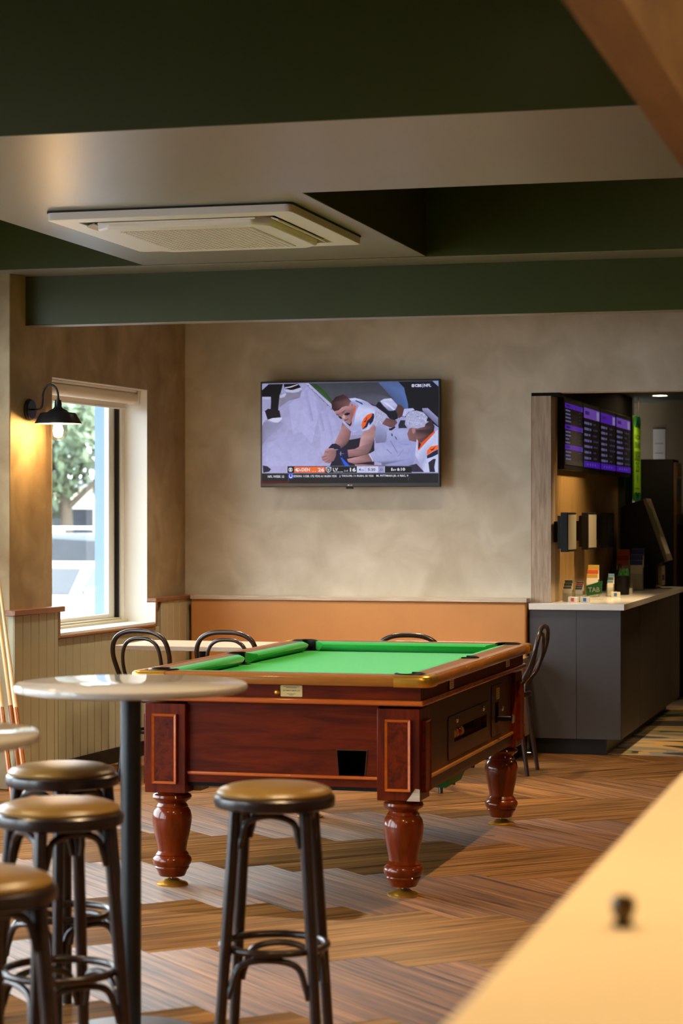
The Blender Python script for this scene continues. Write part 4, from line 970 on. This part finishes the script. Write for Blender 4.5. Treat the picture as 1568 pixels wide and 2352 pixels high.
# ================================================================ betting counter
ct = thing('counter_cabinet', (-2.09, 13.3, 0), 'charcoal laminate cabinet under the white counter', 'cabinet')
def cb(name, mt, b_, bevel=0, par=None): return MB().box(b_[0]+2.09, b_[1]+2.09, b_[2]-13.3, b_[3]-13.3, b_[4], b_[5]).build(name, mt, par or ct, bevel=bevel)
cb('carcass', M_CHARWOOD, (-2.249, -1.832, 13.532, 16.55, .099, .891))
for k, (a, b_) in enumerate(((-2.376, -2.085), (-2.083, -1.812))): cb('end_panel', M_CHAR, (a, b_, 13.293, 13.315, .099, .891), .001)
cb('carcass', M_CHARWOOD, (-2.250, -1.832, 13.316, 13.531, .099, .891))
ys = [13.3155, 14.218, 15.075, 15.972, 16.55]
for a, b_ in zip(ys, ys[1:]): cb('side_panel', M_CHARWOOD, (-1.831, -1.811, a+.003, b_-.003, .099, .891), .002)
cb('kickboard', M_SKIRT, (-2.376, -1.905, 13.345, 13.359, 0, .0985))
cb('kickboard', M_SKIRT, (-1.925, -1.905, 13.361, 16.5, .002, .0985))
wt_ = MB().prism([(-2.376, 13.265), (-1.787, 13.265), (-1.787, 16.60), (-2.252, 16.60), (-2.252, 13.358), (-2.376, 13.358)], .892, .930).build('worktop', M_STONE, None, bevel=.002)
tag(wt_, 'white stone worktop on the charcoal counter', 'worktop')
# recess side of the partition below the worktop is hidden by the cabinet

# ---- four odds screens on the partition
M_ODDS = mesh_colour_glow('odds_picture', .30, .05)
def odds_screen(k, y0, y1):
    lab = ['black odds screen nearest the partition end', 'black odds screen, second along the partition', 'black odds screen, third along the partition', 'black odds screen beside the lime green age sign'][k]
    t = thing('odds_screen', (-2.253, (y0+y1)/2, 1.763), lab, 'screen', 'odds screens on the partition')
    h = (y1-y0)/2-.004; H_ = .463
    MB().box(0, .040, -h, h, 0, H_).build('casing', M_BLACK, t, bevel=.004)
    sc_ = MB().box(.0405, .0425, -h+.018, h-.018, .030, H_-.018).build('screen', M_BLACK, t)
    P = Pic(lambda x, y: (x, y))
    P.rect(0, 0, 1, 1, (30, 24, 20))
    pu = (96, 40, 190); pu2 = (132, 84, 200); tx = (118, 112, 170)
    rr_ = random.Random(k+5)
    if k == 0:
        for y in (.05, .38, .69):
            P.rect(.0, y, 1, y+.075, pu); P.rect(.94, y, 1, y+.075, (90, 90, 190)); P.rect(.08, y+.025, .28, y+.05, (40, 16, 90))
            for q in range(4):
                P.rect(.03, y+.10+.055*q, .03+rr_.uniform(.18, .3), y+.125+.055*q, tx); P.rect(.80, y+.10+.055*q, .86, y+.12+.055*q, (70, 64, 110))
        P.rect(0, .93, 1, 1, (60, 52, 40))
    else:
        P.rect(0, .03, 1, .20, pu2 if k != 2 else pu); P.rect(.80, .05, .96, .19, (170, 160, 216)); P.rect(.08, .08, .34, .14, (70, 40, 140))
        for q in range(7):
            y = .26+.095*q; wd = rr_.uniform(.22, .34)
            P.rect(.03, y, .03+wd, y+.04, tx); P.rect(.03+wd+.04, y, .03+wd+.14, y+.035, tx)
            for z in range(rr_.randint(3, 7)): P.rect(.60+.055*z, y, .625+.055*z, y+.03, (84, 78, 130))
        P.rect(0, .90, 1, 1, (84, 34, 190))
        for q in range(4): P.rect(.2+.16*q, .935, .24+.16*q, .965, (140, 110, 220))
    P.build('odds_picture', M_ODDS, sc_, lambda u, v_, o: (.0427+o, -h+.02+u*(2*h-.04), .032+(1-v_)*(H_-.052)), .00005)
for k, (a, b_) in enumerate(((13.612, 14.385), (14.39, 15.16), (15.165, 15.955), (15.96, 16.775))): odds_screen(k, a, b_)

# ---- lime green age sign
sg = thing('age_sign', (-2.20, 17.01, 1.58), 'lime green hanging age sign reading UNDER 25 beside the odds screens', 'sign')
MX = Matrix.Rotation(R(90), 4, 'Z') @ Matrix.Rotation(R(90), 4, 'X')       # x along +y, y up, z to +x
MB().prism(rrect(-.20, 0, .20, .665, .05), 0, .012, MX).build('board', mat('lime_board', (120, 170, 20), .45, emit=.03), sg)
dkg = mat('sign_dark_green', (8, 110, 62), .5)
MB().prism([rrect(-.198, .575, .198, .664, .05)], .0122, .0130, MX).build('top_band', dkg, sg)
MB().prism([(-.12, .575), (0, .64), (.12, .575), (.06, .575), (0, .61), (-.06, .575)], .0132, .0138, MX).build('chevron', M_MATTEBLACK, sg)
MB().prism([rrect(-.198, .002, .198, .07, .05)], .0122, .0130, MX).build('bottom_band', dkg, sg)
MB().prism([(-.12, .07), (0, .02), (.12, .07), (.06, .07), (0, .045), (-.06, .07)], .0132, .0138, MX).build('chevron', M_MATTEBLACK, sg)
dts = mat('sign_print', (30, 44, 10), .6)
for txt, y, w_, h_ in (('ID', .500, .30, .032), ('FOR UND', .438, .32, .050), ('UNDER', .352, .32, .078), ('25', .268, .20, .078)):
    text_obj('lettering', txt, w_, h_, dts, sg, MX @ Matrix.Translation((0, y, .0135)), .01)
MB().prism([(-.03, .165), (0, .14), (.03, .165), (.03, .195), (0, .215), (-.03, .195)], .0122, .0130, MX).build('crest', dkg, sg)
MB().box(-.11, .11, .098, .104, .0122, .0128, MX).build('small_print', dts, sg)
MB().cyl((0, -.15, .665), (0, -.15, .815), .004, n=8).build('hanger', M_STEEL, sg); MB().cyl((0, .15, .665), (0, .15, .815), .004, n=8).build('hanger', M_STEEL, sg)

# ---- three form displays on the partition
for k, (a, b_, mt, lab) in enumerate(((13.39, 13.73, mat('form_sheet_a', (150, 142, 122), .3), 'black wall display with a pale sheet nearest the partition end'),
        (14.24, 14.60, mat('form_sheet_b', (166, 156, 134), .3), 'black wall display with a pale sheet, middle of the three'), (15.10, 15.46, mat('dark_display', (28, 28, 36), .2), 'black wall display with a dark face'))):
    t = thing('wall_display', (-2.254, (a+b_)/2, 1.245), lab, 'display', 'wall displays on the partition')
    h = (b_-a)/2
    MB().box(0, .032, -h*.5, h*.5, .06, .19).build('wall_mount', M_BLACK, t)
    MB().box(.0325, .055, -h*.85, h*.85, .02, .225).build('rear_case', M_BLACK, t)
    MB().box(.0555, .10, -h, h, 0, .246).build('case', M_BLACK, t, bevel=.003)
    MB().box(.1005, .102, -h+.012, h-.012, .014, .232).build('face', mt, t)

# ---- things on the worktop
ZT = .930
def leaflet_holder(x, y, w_, d_, h_, n, label, tops, paper=(242, 234, 214)):
    t = thing('leaflet_holder', (x, y, ZT), label, 'leaflet holder', 'leaflet holders on the white worktop')
    g_ = .003
    mb = MB(); mb.box(-w_/2, w_/2, -d_/2, d_/2, 0, g_); mb.box(-w_/2, -w_/2+g_, -d_/2, d_/2, g_, h_*.55); mb.box(w_/2-g_, w_/2, -d_/2, d_/2, g_, h_*.55); mb.box(-w_/2+g_, w_/2-g_, -d_/2, -d_/2+g_, g_, h_*.4); mb.box(-w_/2+g_, w_/2-g_, d_/2-g_, d_/2, g_, h_)
    mb.build('acrylic_tray', M_CLEAR, t)
    for k in range(n):
        yy = -d_/2+.008+(d_-.018)*k/max(n-1, 1); hh = h_*(.72+.28*k/max(n-1, 1))
        lf = MB().box(-w_/2+.006, w_/2-.006, yy, yy+.004, g_+.0005, hh).build('leaflet', mat('leaflet_paper', paper, .7), t)
        MB().box(-w_/2+.006, w_/2-.006, yy-.0006, yy-.0001, hh*.84, hh-.001).build('leaflet_head', mat('leaflet_head', tops[k % len(tops)], .6), lf)
    return t
leaflet_holder(-2.185, 13.60, .062, .07, .135, 3, 'clear holder of narrow cream betting slips at the worktop end', ((70, 86, 74),))
leaflet_holder(-2.118, 13.63, .055, .08, .125, 4, 'clear holder of slips with grey green heads beside the pennant', ((64, 82, 70), (64, 82, 70), (190, 50, 34)))
leaflet_holder(-2.155, 14.45, .085, .08, .21, 3, 'taller clear holder with yellow headed leaflets behind the pennant', ((196, 160, 60), (214, 90, 40)))
leaflet_holder(-2.05, 14.55, .05, .07, .150, 3, 'clear holder of cream slips before the black pencil cup', ((90, 140, 170), (70, 90, 76)))
leaflet_holder(-2.075, 15.35, .075, .09, .165, 4, 'clear holder of cream slips past the pencil cup', ((70, 90, 76), (196, 170, 80)))
leaflet_holder(-2.16, 15.98, .10, .08, .29, 3, 'tall clear holder with orange headed leaflets near the terminal', ((220, 100, 40), (200, 60, 40)))
leaflet_holder(-2.035, 15.80, .10, .09, .30, 3, 'tall clear holder with blue headed leaflets near the terminal', ((40, 60, 140), (50, 70, 150)))
def matchbox(x, y, rz, c1, label):
    t = thing('card_box', (x, y, ZT), label, 'box', 'small card boxes on the worktop', rz)
    MB().box(-.03, .03, -.02, .02, 0, .034).build('carton', M_PAPER, t, bevel=.001)
    MB().box(-.012, .008, -.0208, -.0202, .006, .028).build('print_patch', mat('carton_print', c1, .6), t)
matchbox(-2.065, 13.515, R(8), (40, 110, 170), 'small white carton with a blue patch before the green pennant')
matchbox(-2.135, 13.50, R(-5), (200, 60, 40), 'small white carton with a red patch before the narrow slips')
matchbox(-2.00, 14.42, R(12), (40, 110, 170), 'small white carton with a blue patch before the pencil cup')
matchbox(-2.02, 15.20, R(5), (190, 50, 40), 'small white carton with a red patch past the pencil cup')
pn = thing('pennant_sign', (-2.055, 13.86, ZT), 'green slanted pennant sign lettered TAB', 'sign')
MB().box(-.05, .05, -.02, .02, 0, .006).build('stand_foot', M_CLEAR, pn)
MB().box(-.018, .018, -.0015, .0015, .006, .07).build('stand_stem', M_CLEAR, pn)
MPN = Matrix.Rotation(R(90), 4, 'X')
MB().prism([(-.050, .026), (.046, .044), (.050, .126), (-.054, .092)], .002, .006, MPN).build('pennant', M_TABGREEN, pn)
text_obj('lettering', 'TAB', .074, .031, M_TEXTWHITE, pn, MPN @ Matrix.Translation((-.004, .068, .0065)) @ Matrix.Rotation(R(2), 4, 'Z'), .03)
pc = thing('pencil_cup', (-2.01, 14.86, ZT), 'black cup packed with green pencils', 'pencil cup')
MB().lathe([(0, 0), (.042, 0), (.048, .13), (.044, .13), (.039, .005), (0, .005)], 20).build('cup', M_BLACK, pc)
for k in range(16):
    a = random.uniform(0, 6.28); r_ = .03*math.sqrt(random.random()); lx, ly = random.uniform(-.012, .012), random.uniform(-.012, .012)
    MB().cyl((r_*math.cos(a), r_*math.sin(a), .007), (r_*math.cos(a)*1.15+lx*.6, r_*math.sin(a)*1.15+ly*.6, .165+random.uniform(-.01, .015)), .0035, n=6).build('pencil', M_TABGREEN, pc)
pc2 = thing('pencil_cup', (-2.16, 15.62, ZT), 'black cup by the partition before the tall leaflets', 'pencil cup')
MB().lathe([(0, 0), (.045, 0), (.052, .15), (.048, .15), (.042, .005), (0, .005)], 20).build('cup', M_BLACK, pc2)
for k in range(6):
    a = k*1.05; MB().cyl((.025*math.cos(a), .025*math.sin(a), .007), (.034*math.cos(a), .034*math.sin(a), .19), .0035, n=6).build('pencil', M_BLACK, pc2)

# ---- betting terminal with slanted screen
kt = thing('betting_terminal', (-2.03, 16.28, ZT), 'black self service betting terminal with slanted screen on the worktop', 'terminal')
MK = Matrix.Rotation(R(90), 4, 'X')
body = [(-.17, 0), (.09, 0), (.10, .06), (.10, .18), (.16, .20), (-.005, .66), (-.06, .64), (-.17, .60)]
MB().prism(body, -.17, .17, MK).build('body', M_BLACK, kt, bevel=.004)
d_ = Vector((-.165, .46)).normalized(); nr = Vector((d_.y, -d_.x))
pA = Vector((.16, .20)); pB = Vector((-.005, .66))
q = [pA, pB, pB+nr*.022, pA+nr*.022]
MB().prism([(p.x, p.y) for p in q], -.165, .165, MK).build('screen_frame', mat('grey_bezel', (132, 122, 104), .4), kt, bevel=.003)
pA2, pB2 = pA+d_*.05+nr*.0225, pB-d_*.03+nr*.0225
q = [pA2, pB2, pB2+nr*.002, pA2+nr*.002]
MB().prism([(p.x, p.y) for p in q], -.135, .135, MK).build('touch_screen', mat('pale_touch_screen', (170, 160, 140), .12), kt)
pA3, pB3 = pB2-d_*.25+nr*.0022, pB2-d_*.05+nr*.0022
MB().prism([(p.x, p.y) for p in (pA3, pB3, pB3+nr*.001, pA3+nr*.001)], .06, .13, MK).build('green_banner', M_TABGREEN, kt)
MB().box(.1002, .13, -.10, .10, .02, .17).build('printer_slot', mat('beige_plastic', (176, 156, 120), .45), kt, bevel=.004)
MB().box(.1305, .136, -.06, .06, .06, .10).build('ticket_mouth', M_BLACK, kt)
# ---- tall dark machine and joinery at the far end
vm = thing('tall_machine', (-2.08, 17.46, 0), 'tall black machine with coloured edge behind the terminal', 'machine')
MB().box(-.16, .14, -.2, .2, .002, 1.915).build('cabinet', M_MATTEBLACK, vm, bevel=.004)
MB().box(.1405, .165, -.18, .18, .06, 1.89).build('front_door', mat('clear_brown_door', (70, 52, 34), .15), vm)
for z0, z1, c in ((1.78, 1.86, (190, 150, 40)), (1.62, 1.76, (90, 120, 160)), (1.48, 1.58, (180, 140, 40))):
    MB().box(.1655, .168, -.16, .16, z0, z1).build('colour_panel', mat('machine_panel', c, .4), vm)
nt_ = MB().box(-2.185, -2.085, 17.992, 17.999, 1.90, 2.18).build('wall_notice', mat('grey_notice', (172, 160, 150), .7)); tag(nt_, 'pale printed notice on the far tan wall', 'notice')
for zz in (1.98, 2.06): MB().box(-2.17, -2.10, 17.9905, 17.9915, zz, zz+.004).build('printed_rule', M_TEXTDARK, nt_)
fc = MB().box(-2.02, -1.86, 17.68, 17.99, .002, 1.395).build('far_cabinet', M_MATTEBLACK, None, bevel=.005); tag(fc, 'low black cabinet against the far tan wall', 'cabinet')
MB().box(-2.0, -1.88, 17.672, 17.6795, .05, 1.34).build('door', M_BLACK, fc)
cc = thing('white_panel', (-1.73, 17.4, 0), 'rounded white upright panel at the far end of the carpet', 'panel')
MB().box(-.05, .35, -.02, .02, .05, 1.40).build('panel_board', M_WHITE, cc, bevel=.015); MB().box(0, .3, -.12, .12, .002, .0495).build('foot', M_BLACKMETAL, cc)

# ================================================================ bar in the foreground
br = thing('bar_counter', (-.05, 2.8, 0), 'pale bar counter with wood front below the wood bulkhead', 'bar counter')
MB().box(-.344, .35, -1.9, 1.9, 1.012, 1.05).build('bar_top', M_BAR, br, bevel=.004)
MB().box(-.26, .30, -1.88, 1.88, .08, 1.0115).build('bar_front', M_BEAMWOOD, br)
MB().box(-.22, .28, -1.86, 1.86, 0, .0795).build('plinth', M_SKIRT, br)
kb = MB().lathe([(0, 0), (.010, 0), (.012, .003), (.008, .008), (.012, .016), (.0135, .024), (.010, .032), (0, .034)], 20, (-.256, -.536, 1.0502)).build('bolt_knob', mat('dark_bronze', (74, 52, 14), .35, metal=.4), br)
kb['label'] = 'small dark bronze knob standing on the bar top'

# ================================================================ car park outside the window
GZ = -.72
stru(MB().box(-60, -6.9, -20, 90, GZ-.2, GZ).build('ground_car_park', mat('pale_asphalt', (112, 112, 114), .9, var=.08, scale=1)), 'pale asphalt car park outside')
M_TYRE = mat('tyre_rubber', (24, 24, 26), .8); M_AUTO = mat('tinted_glass', (40, 46, 54), .12, spec=.3)
def car(loc, rz, paint, label, hgt, ln, wd, rack=False, boxy=False):
    t = thing('parked_car', loc, label, 'car', 'cars parked outside the window', rz)
    hl, hw_ = ln/2, wd/2; s = hgt/1.48
    low = [(-hl, .35), (-hl+.03, .75*s), (-hl+.12, .92*s), (hl*.30, .98*s), (hl*.55, .93*s), (hl-.18, .78*s), (hl-.02, .62*s), (hl, .32), (hl-.1, .2), (-hl+.1, .2)]
    if boxy: top = [(-hl+.10, .90*s), (-hl+.22, 1.42*s), (-hl+.5, 1.47*s), (hl*.02, 1.47*s), (hl*.42, .95*s)]
    else: top = [(-hl+.10, .90*s), (-hl+.40, 1.36*s), (-hl+.9, 1.46*s), (-hl*.05, 1.48*s), (hl*.12, 1.42*s), (hl*.50, .94*s)]
    MS_ = Matrix.Rotation(R(90), 4, 'X')
    MB().prism(low, -hw_, hw_, MS_).build('body', paint, t, bevel=.07, seg=3)
    ct_ = MB(); k_ = .80
    A = [ct_.bm.verts.new((x, -hw_*(.97-.2*(z-.9*s)/(.57*s)), z)) for x, z in top]; B = [ct_.bm.verts.new((x, hw_*(.97-.2*(z-.9*s)/(.57*s)), z)) for x, z in top]
    ct_.bm.faces.new(A); ct_.bm.faces.new(B[::-1])
    for i in range(len(top)): ct_.bm.faces.new([A[i], A[(i+1) % len(top)], B[(i+1) % len(top)], B[i]])
    ct_.build('cabin', paint, t, bevel=.05, seg=3)
    # glazing: side windows and screens, just proud of the cabin
    def shrink(p, f):
        cx_ = sum(a for a, b_ in p)/len(p); cy_ = sum(b_ for a, b_ in p)/len(p); return [(cx_+(a-cx_)*f, cy_+(b_-cy_)*f) for a, b_ in p]
    xm = -hl*.18
    halves = ([(x, z) for x, z in [(-hl+.36, .97*s), (-hl+.55, 1.34*s), (xm-.04, 1.40*s), (xm-.04, .98*s)]], [(xm+.04, .98*s), (xm+.04, 1.40*s), (hl*.06, 1.37*s), (hl*.38, .99*s)])
    for sy in (-1, 1):
        for hv in halves:
            mb = MB(); vs2 = []
            for off in (.004, .012): vs2.append([mb.bm.verts.new((x, sy*(hw_*(.97-.2*(z-.9*s)/(.57*s))+off), z)) for x, z in hv])
            n_ = len(hv); mb.bm.faces.new(vs2[0]); mb.bm.faces.new(vs2[1][::-1])
            for i in range(n_): mb.bm.faces.new([vs2[0][i], vs2[0][(i+1) % n_], vs2[1][(i+1) % n_], vs2[1][i]])
            mb.build('side_window', M_AUTO, t)
        mr = MB().lathe([(.10*math.sin(math.pi*i/8), .07*(1-math.cos(math.pi*i/8))) for i in range(9)], 14).build('wing_mirror', paint, t)
        mr.location = (hl*.34, sy*(hw_+.08), .96*s)
        for x in (-hl*.62, hl*.62):
            wh = MB().cyl((x, sy*(hw_-.20), .32), (x, sy*(hw_+.012), .32), .32, n=24).build('wheel', M_TYRE, t, bevel=.03)
            MB().cyl((x, sy*(hw_+.013), .32), (x, sy*(hw_+.02), .32), .19, n=20).build('hub_cap', M_STEEL, wh)
        MB().box(hl-.10, hl+.005, *sorted((sy*(hw_-.42), sy*(hw_-.10))), .60*s-.05, .60*s+.07).build('headlight', mat('lamp_lens', (236, 240, 246), .1), t, bevel=.02)
        MB().box(-hl-.01, -hl+.06, *sorted((sy*(hw_-.26), sy*(hw_-.03))), .62*s, .84*s).build('tail_light', mat('red_lens', (200, 30, 24), .2), t, bevel=.02)
    for i0, i1, nm in ((-2, -1, 'windscreen'), (0, 1, 'rear_window')):
        (xa, za), (xb, zb) = top[i0], top[i1]; dx = Vector((za-zb, xb-xa)).normalized()
        if (dx.x > 0) != (nm == 'windscreen'): dx = -dx
        mb = MB(); L = []
        for off in (.004, .014):
            for u, f in ((.10, .86), (.92, .86)):
                x, z = xa+(xb-xa)*u+dx.x*off, za+(zb-za)*u+dx.y*off; yw = hw_*(.97-.2*(z-.9*s)/(.57*s))*f
                L.append((x, -yw, z)); L.append((x, yw, z))
        mb.face([L[0], L[1], L[3], L[2]]); mb.face([L[4], L[6], L[7], L[5]]); mb.face([L[0], L[2], L[6], L[4]]); mb.face([L[1], L[5], L[7], L[3]]); mb.face([L[2], L[3], L[7], L[6]]); mb.face([L[0], L[4], L[5], L[1]])
        mb.build(nm, M_AUTO, t)
    if rack:
        for sy in (-1, 1): MB().cyl((-hl+.4, sy*.55, hgt+.10), (hl*.05, sy*.55, hgt+.10), .035, n=10).build('roof_rail', M_WHITE, t)
        for x in (-hl+.6, -hl*.3, hl*.0): MB().box(x-.03, x+.03, -.60, .60, hgt+.0, hgt+.075).build('roof_bar', M_WHITE, t)
    return t
def seen(px, d):           # ground spot on a line of sight through the window
    c_, s_ = math.cos(cam.rotation_euler.z), math.sin(cam.rotation_euler.z); xr = px*d
    return (xr*c_-d*s_, xr*s_+d*c_, GZ)
YAW = cam.rotation_euler.z
car(seen(-.131, 34.5), YAW+R(-90-20), mat('white_car_paint', (190, 190, 194), .3), 'white hatchback nose on just outside the window', 1.45, 3.9, 1.72)
car(seen(-.146, 47), YAW+R(172), mat('silver_car_paint', (84, 92, 102), .3), 'silver wagon with roof rack and red tail light behind the white hatchback', 1.80, 4.8, 1.85, True, True)
car(seen(-.100, 54), YAW+R(-90-30), mat('blue_grey_car_paint', (52, 64, 80), .3), 'blue grey four wheel drive with white headlights behind the white hatchback', 1.82, 4.7, 1.88, False, True)
bd_ = thing('far_building', (-27, 77, GZ), 'pale rendered building beyond the car park', 'building', None, R(20))
MB().box(-14, 10, 0, 8, 0, 3.2).build('wall', mat('pale_render', (224, 214, 190), .8), bd_)
MB().box(-14.3, 10.3, -.3, 8.3, 3.2, 3.5).build('roof', mat('grey_roof', (150, 150, 150), .7), bd_)
for k in range(6): MB().box(-12+3.6*k, -10.4+3.6*k, -.03, .02, 1.0, 2.4).build('window', M_AUTO, bd_)
M_BARK = mat('bark', (96, 84, 70), .9)
def leaf_mat(nm, rgb):
    m, nt, b = node_mat(nm); b.inputs['Roughness'].default_value = .6; c = lin(rgb)
    oi = N(nt, 'ShaderNodeTexCoord'); n = N(nt, 'ShaderNodeTexNoise', Scale=1.2, Detail=3.0); nt.links.new(oi.outputs['Object'], n.inputs['Vector'])
    cr = N(nt, 'ShaderNodeValToRGB'); cr.color_ramp.elements[0].color = (c[0]*.55, c[1]*.6, c[2]*.6, 1); cr.color_ramp.elements[1].color = (c[0]*1.5, c[1]*1.4, c[2]*1.2, 1)
    cr.color_ramp.elements[0].position = .35; cr.color_ramp.elements[1].position = .65
    nt.links.new(n.outputs['Fac'], cr.inputs[0]); nt.links.new(cr.outputs[0], b.inputs['Base Color']); return m
def tree(loc, h, rad, label, rgb, n, seed):
    rn = random.Random(seed); t = thing('tree', loc, label, 'tree', 'trees beyond the car park')
    MB().tube([(0, 0, 0), (.1, .05, h*.25), (-.05, .1, h*.5), (.1, 0, h*.8)], [.22, .18, .13, .05], 10).build('trunk', M_BARK, t)
    for k in range(5):
        a = k*1.26; MB().tube([(0, .05, h*(.3+.06*k)), (.4*rad*math.cos(a), .4*rad*math.sin(a), h*(.42+.07*k)), (.8*rad*math.cos(a), .8*rad*math.sin(a), h*(.52+.08*k))], [.10, .07, .03], 7).build('branch', M_BARK, t)
    V, Fs = [], []
    blobs = [(rn.uniform(-.6, .6)*rad, rn.uniform(-.6, .6)*rad, h*rn.uniform(.32, .92), rad*rn.uniform(.3, .5)) for _ in range(26)]
    for k in range(n):
        bx_, by_, bz_, br_ = rn.choice(blobs); d = Vector((rn.gauss(0, 1), rn.gauss(0, 1), rn.gauss(0, 1))).normalized()*br_*rn.random()**.4
        p = Vector((bx_, by_, bz_))+d; u = Vector((rn.gauss(0, 1), rn.gauss(0, 1), rn.gauss(0, 1))).normalized(); w_ = u.orthogonal().normalized(); s = rn.uniform(.07, .14)
        i = len(V); V += [p-u*s*1.5, p+w_*s*.7, p+u*s*1.5, p-w_*s*.7]; Fs.append((i, i+1, i+2, i+3))
    me = bpy.data.meshes.new('foliage'); me.from_pydata(V, [], Fs); me.materials.append(leaf_mat('leaf_'+str(seed), rgb))
    o = bpy.data.objects.new('foliage', me); COL.objects.link(o); o.parent = t; o['kind'] = 'stuff'
tree(seen(-.128, 60), 7.5, 2.6, 'broad leafy tree standing behind the parked cars', (92, 108, 84), 9000, 1)
tree(seen(-.066, 66), 9.0, 3.0, 'tall paler leafy tree standing far behind the parked cars', (116, 130, 98), 8000, 2)
tree(seen(-.235, 62), 8.0, 3.0, 'leafy tree beside the pale building', (110, 140, 84), 6000, 3)

# ================================================================ lamps of the room, with a few added out of view
downlight((-3.70, 12.05, 3.298), 190, 'added downlight washing the back wall, above the booth table below the window', 86, .8, colour=(1, .84, .62))  # out of view, added to brighten the back wall in place of daylight
downlight((-2.75, 12.05, 3.298), 190, 'added downlight washing the back wall, above the chair behind the pool table', 86, .8, colour=(1, .84, .62))  # second unseen lamp added for the back wall
downlight((-1.30, 9.40, 3.298), 230, 'warm downlight in the coffer beside the pool table', 120, .5, .04)
downlight((-4.55, 9.40, 3.298), 110, 'warm downlight in the coffer on the window side', 110)
downlight((-1.40, 5.60, 3.298), 130, 'warm downlight above the gold topped stools', 120)
downlight((-3.60, 5.40, 3.298), 80, 'warm downlight between the round tables and the windows', 120)
downlight((-1.20, 2.60, 3.298), 180, 'warm downlight in front of the bar counter', 120)
downlight((.35, 2.60, 3.298), 130, 'warm downlight above the bar counter', 120)
downlight((1.60, 7.60, 2.768), 120, 'warm downlight in the broad green beam', 130)
downlight((1.2, 12.2, 3.298), 120, 'warm downlight before the betting area opening', 125)
downlight((-1.66, 13.95, 2.399), 150, 'warm downlight above the odds screens', 85, .8, aim=(-2.25, 14.1, 1.2))
downlight((-1.994, 16.849, 2.399), 18, 'warm downlight above the betting terminal', 110)
downlight((-.3, 15.6, 2.399), 45, 'warm downlight above the patterned carpet', 110)
downlight((.55, 4.30, 3.298), 90, 'added warm downlight lighting the wood bulkhead above the bar', 140)  # unseen, added to light the bar-side face of the bulkhead
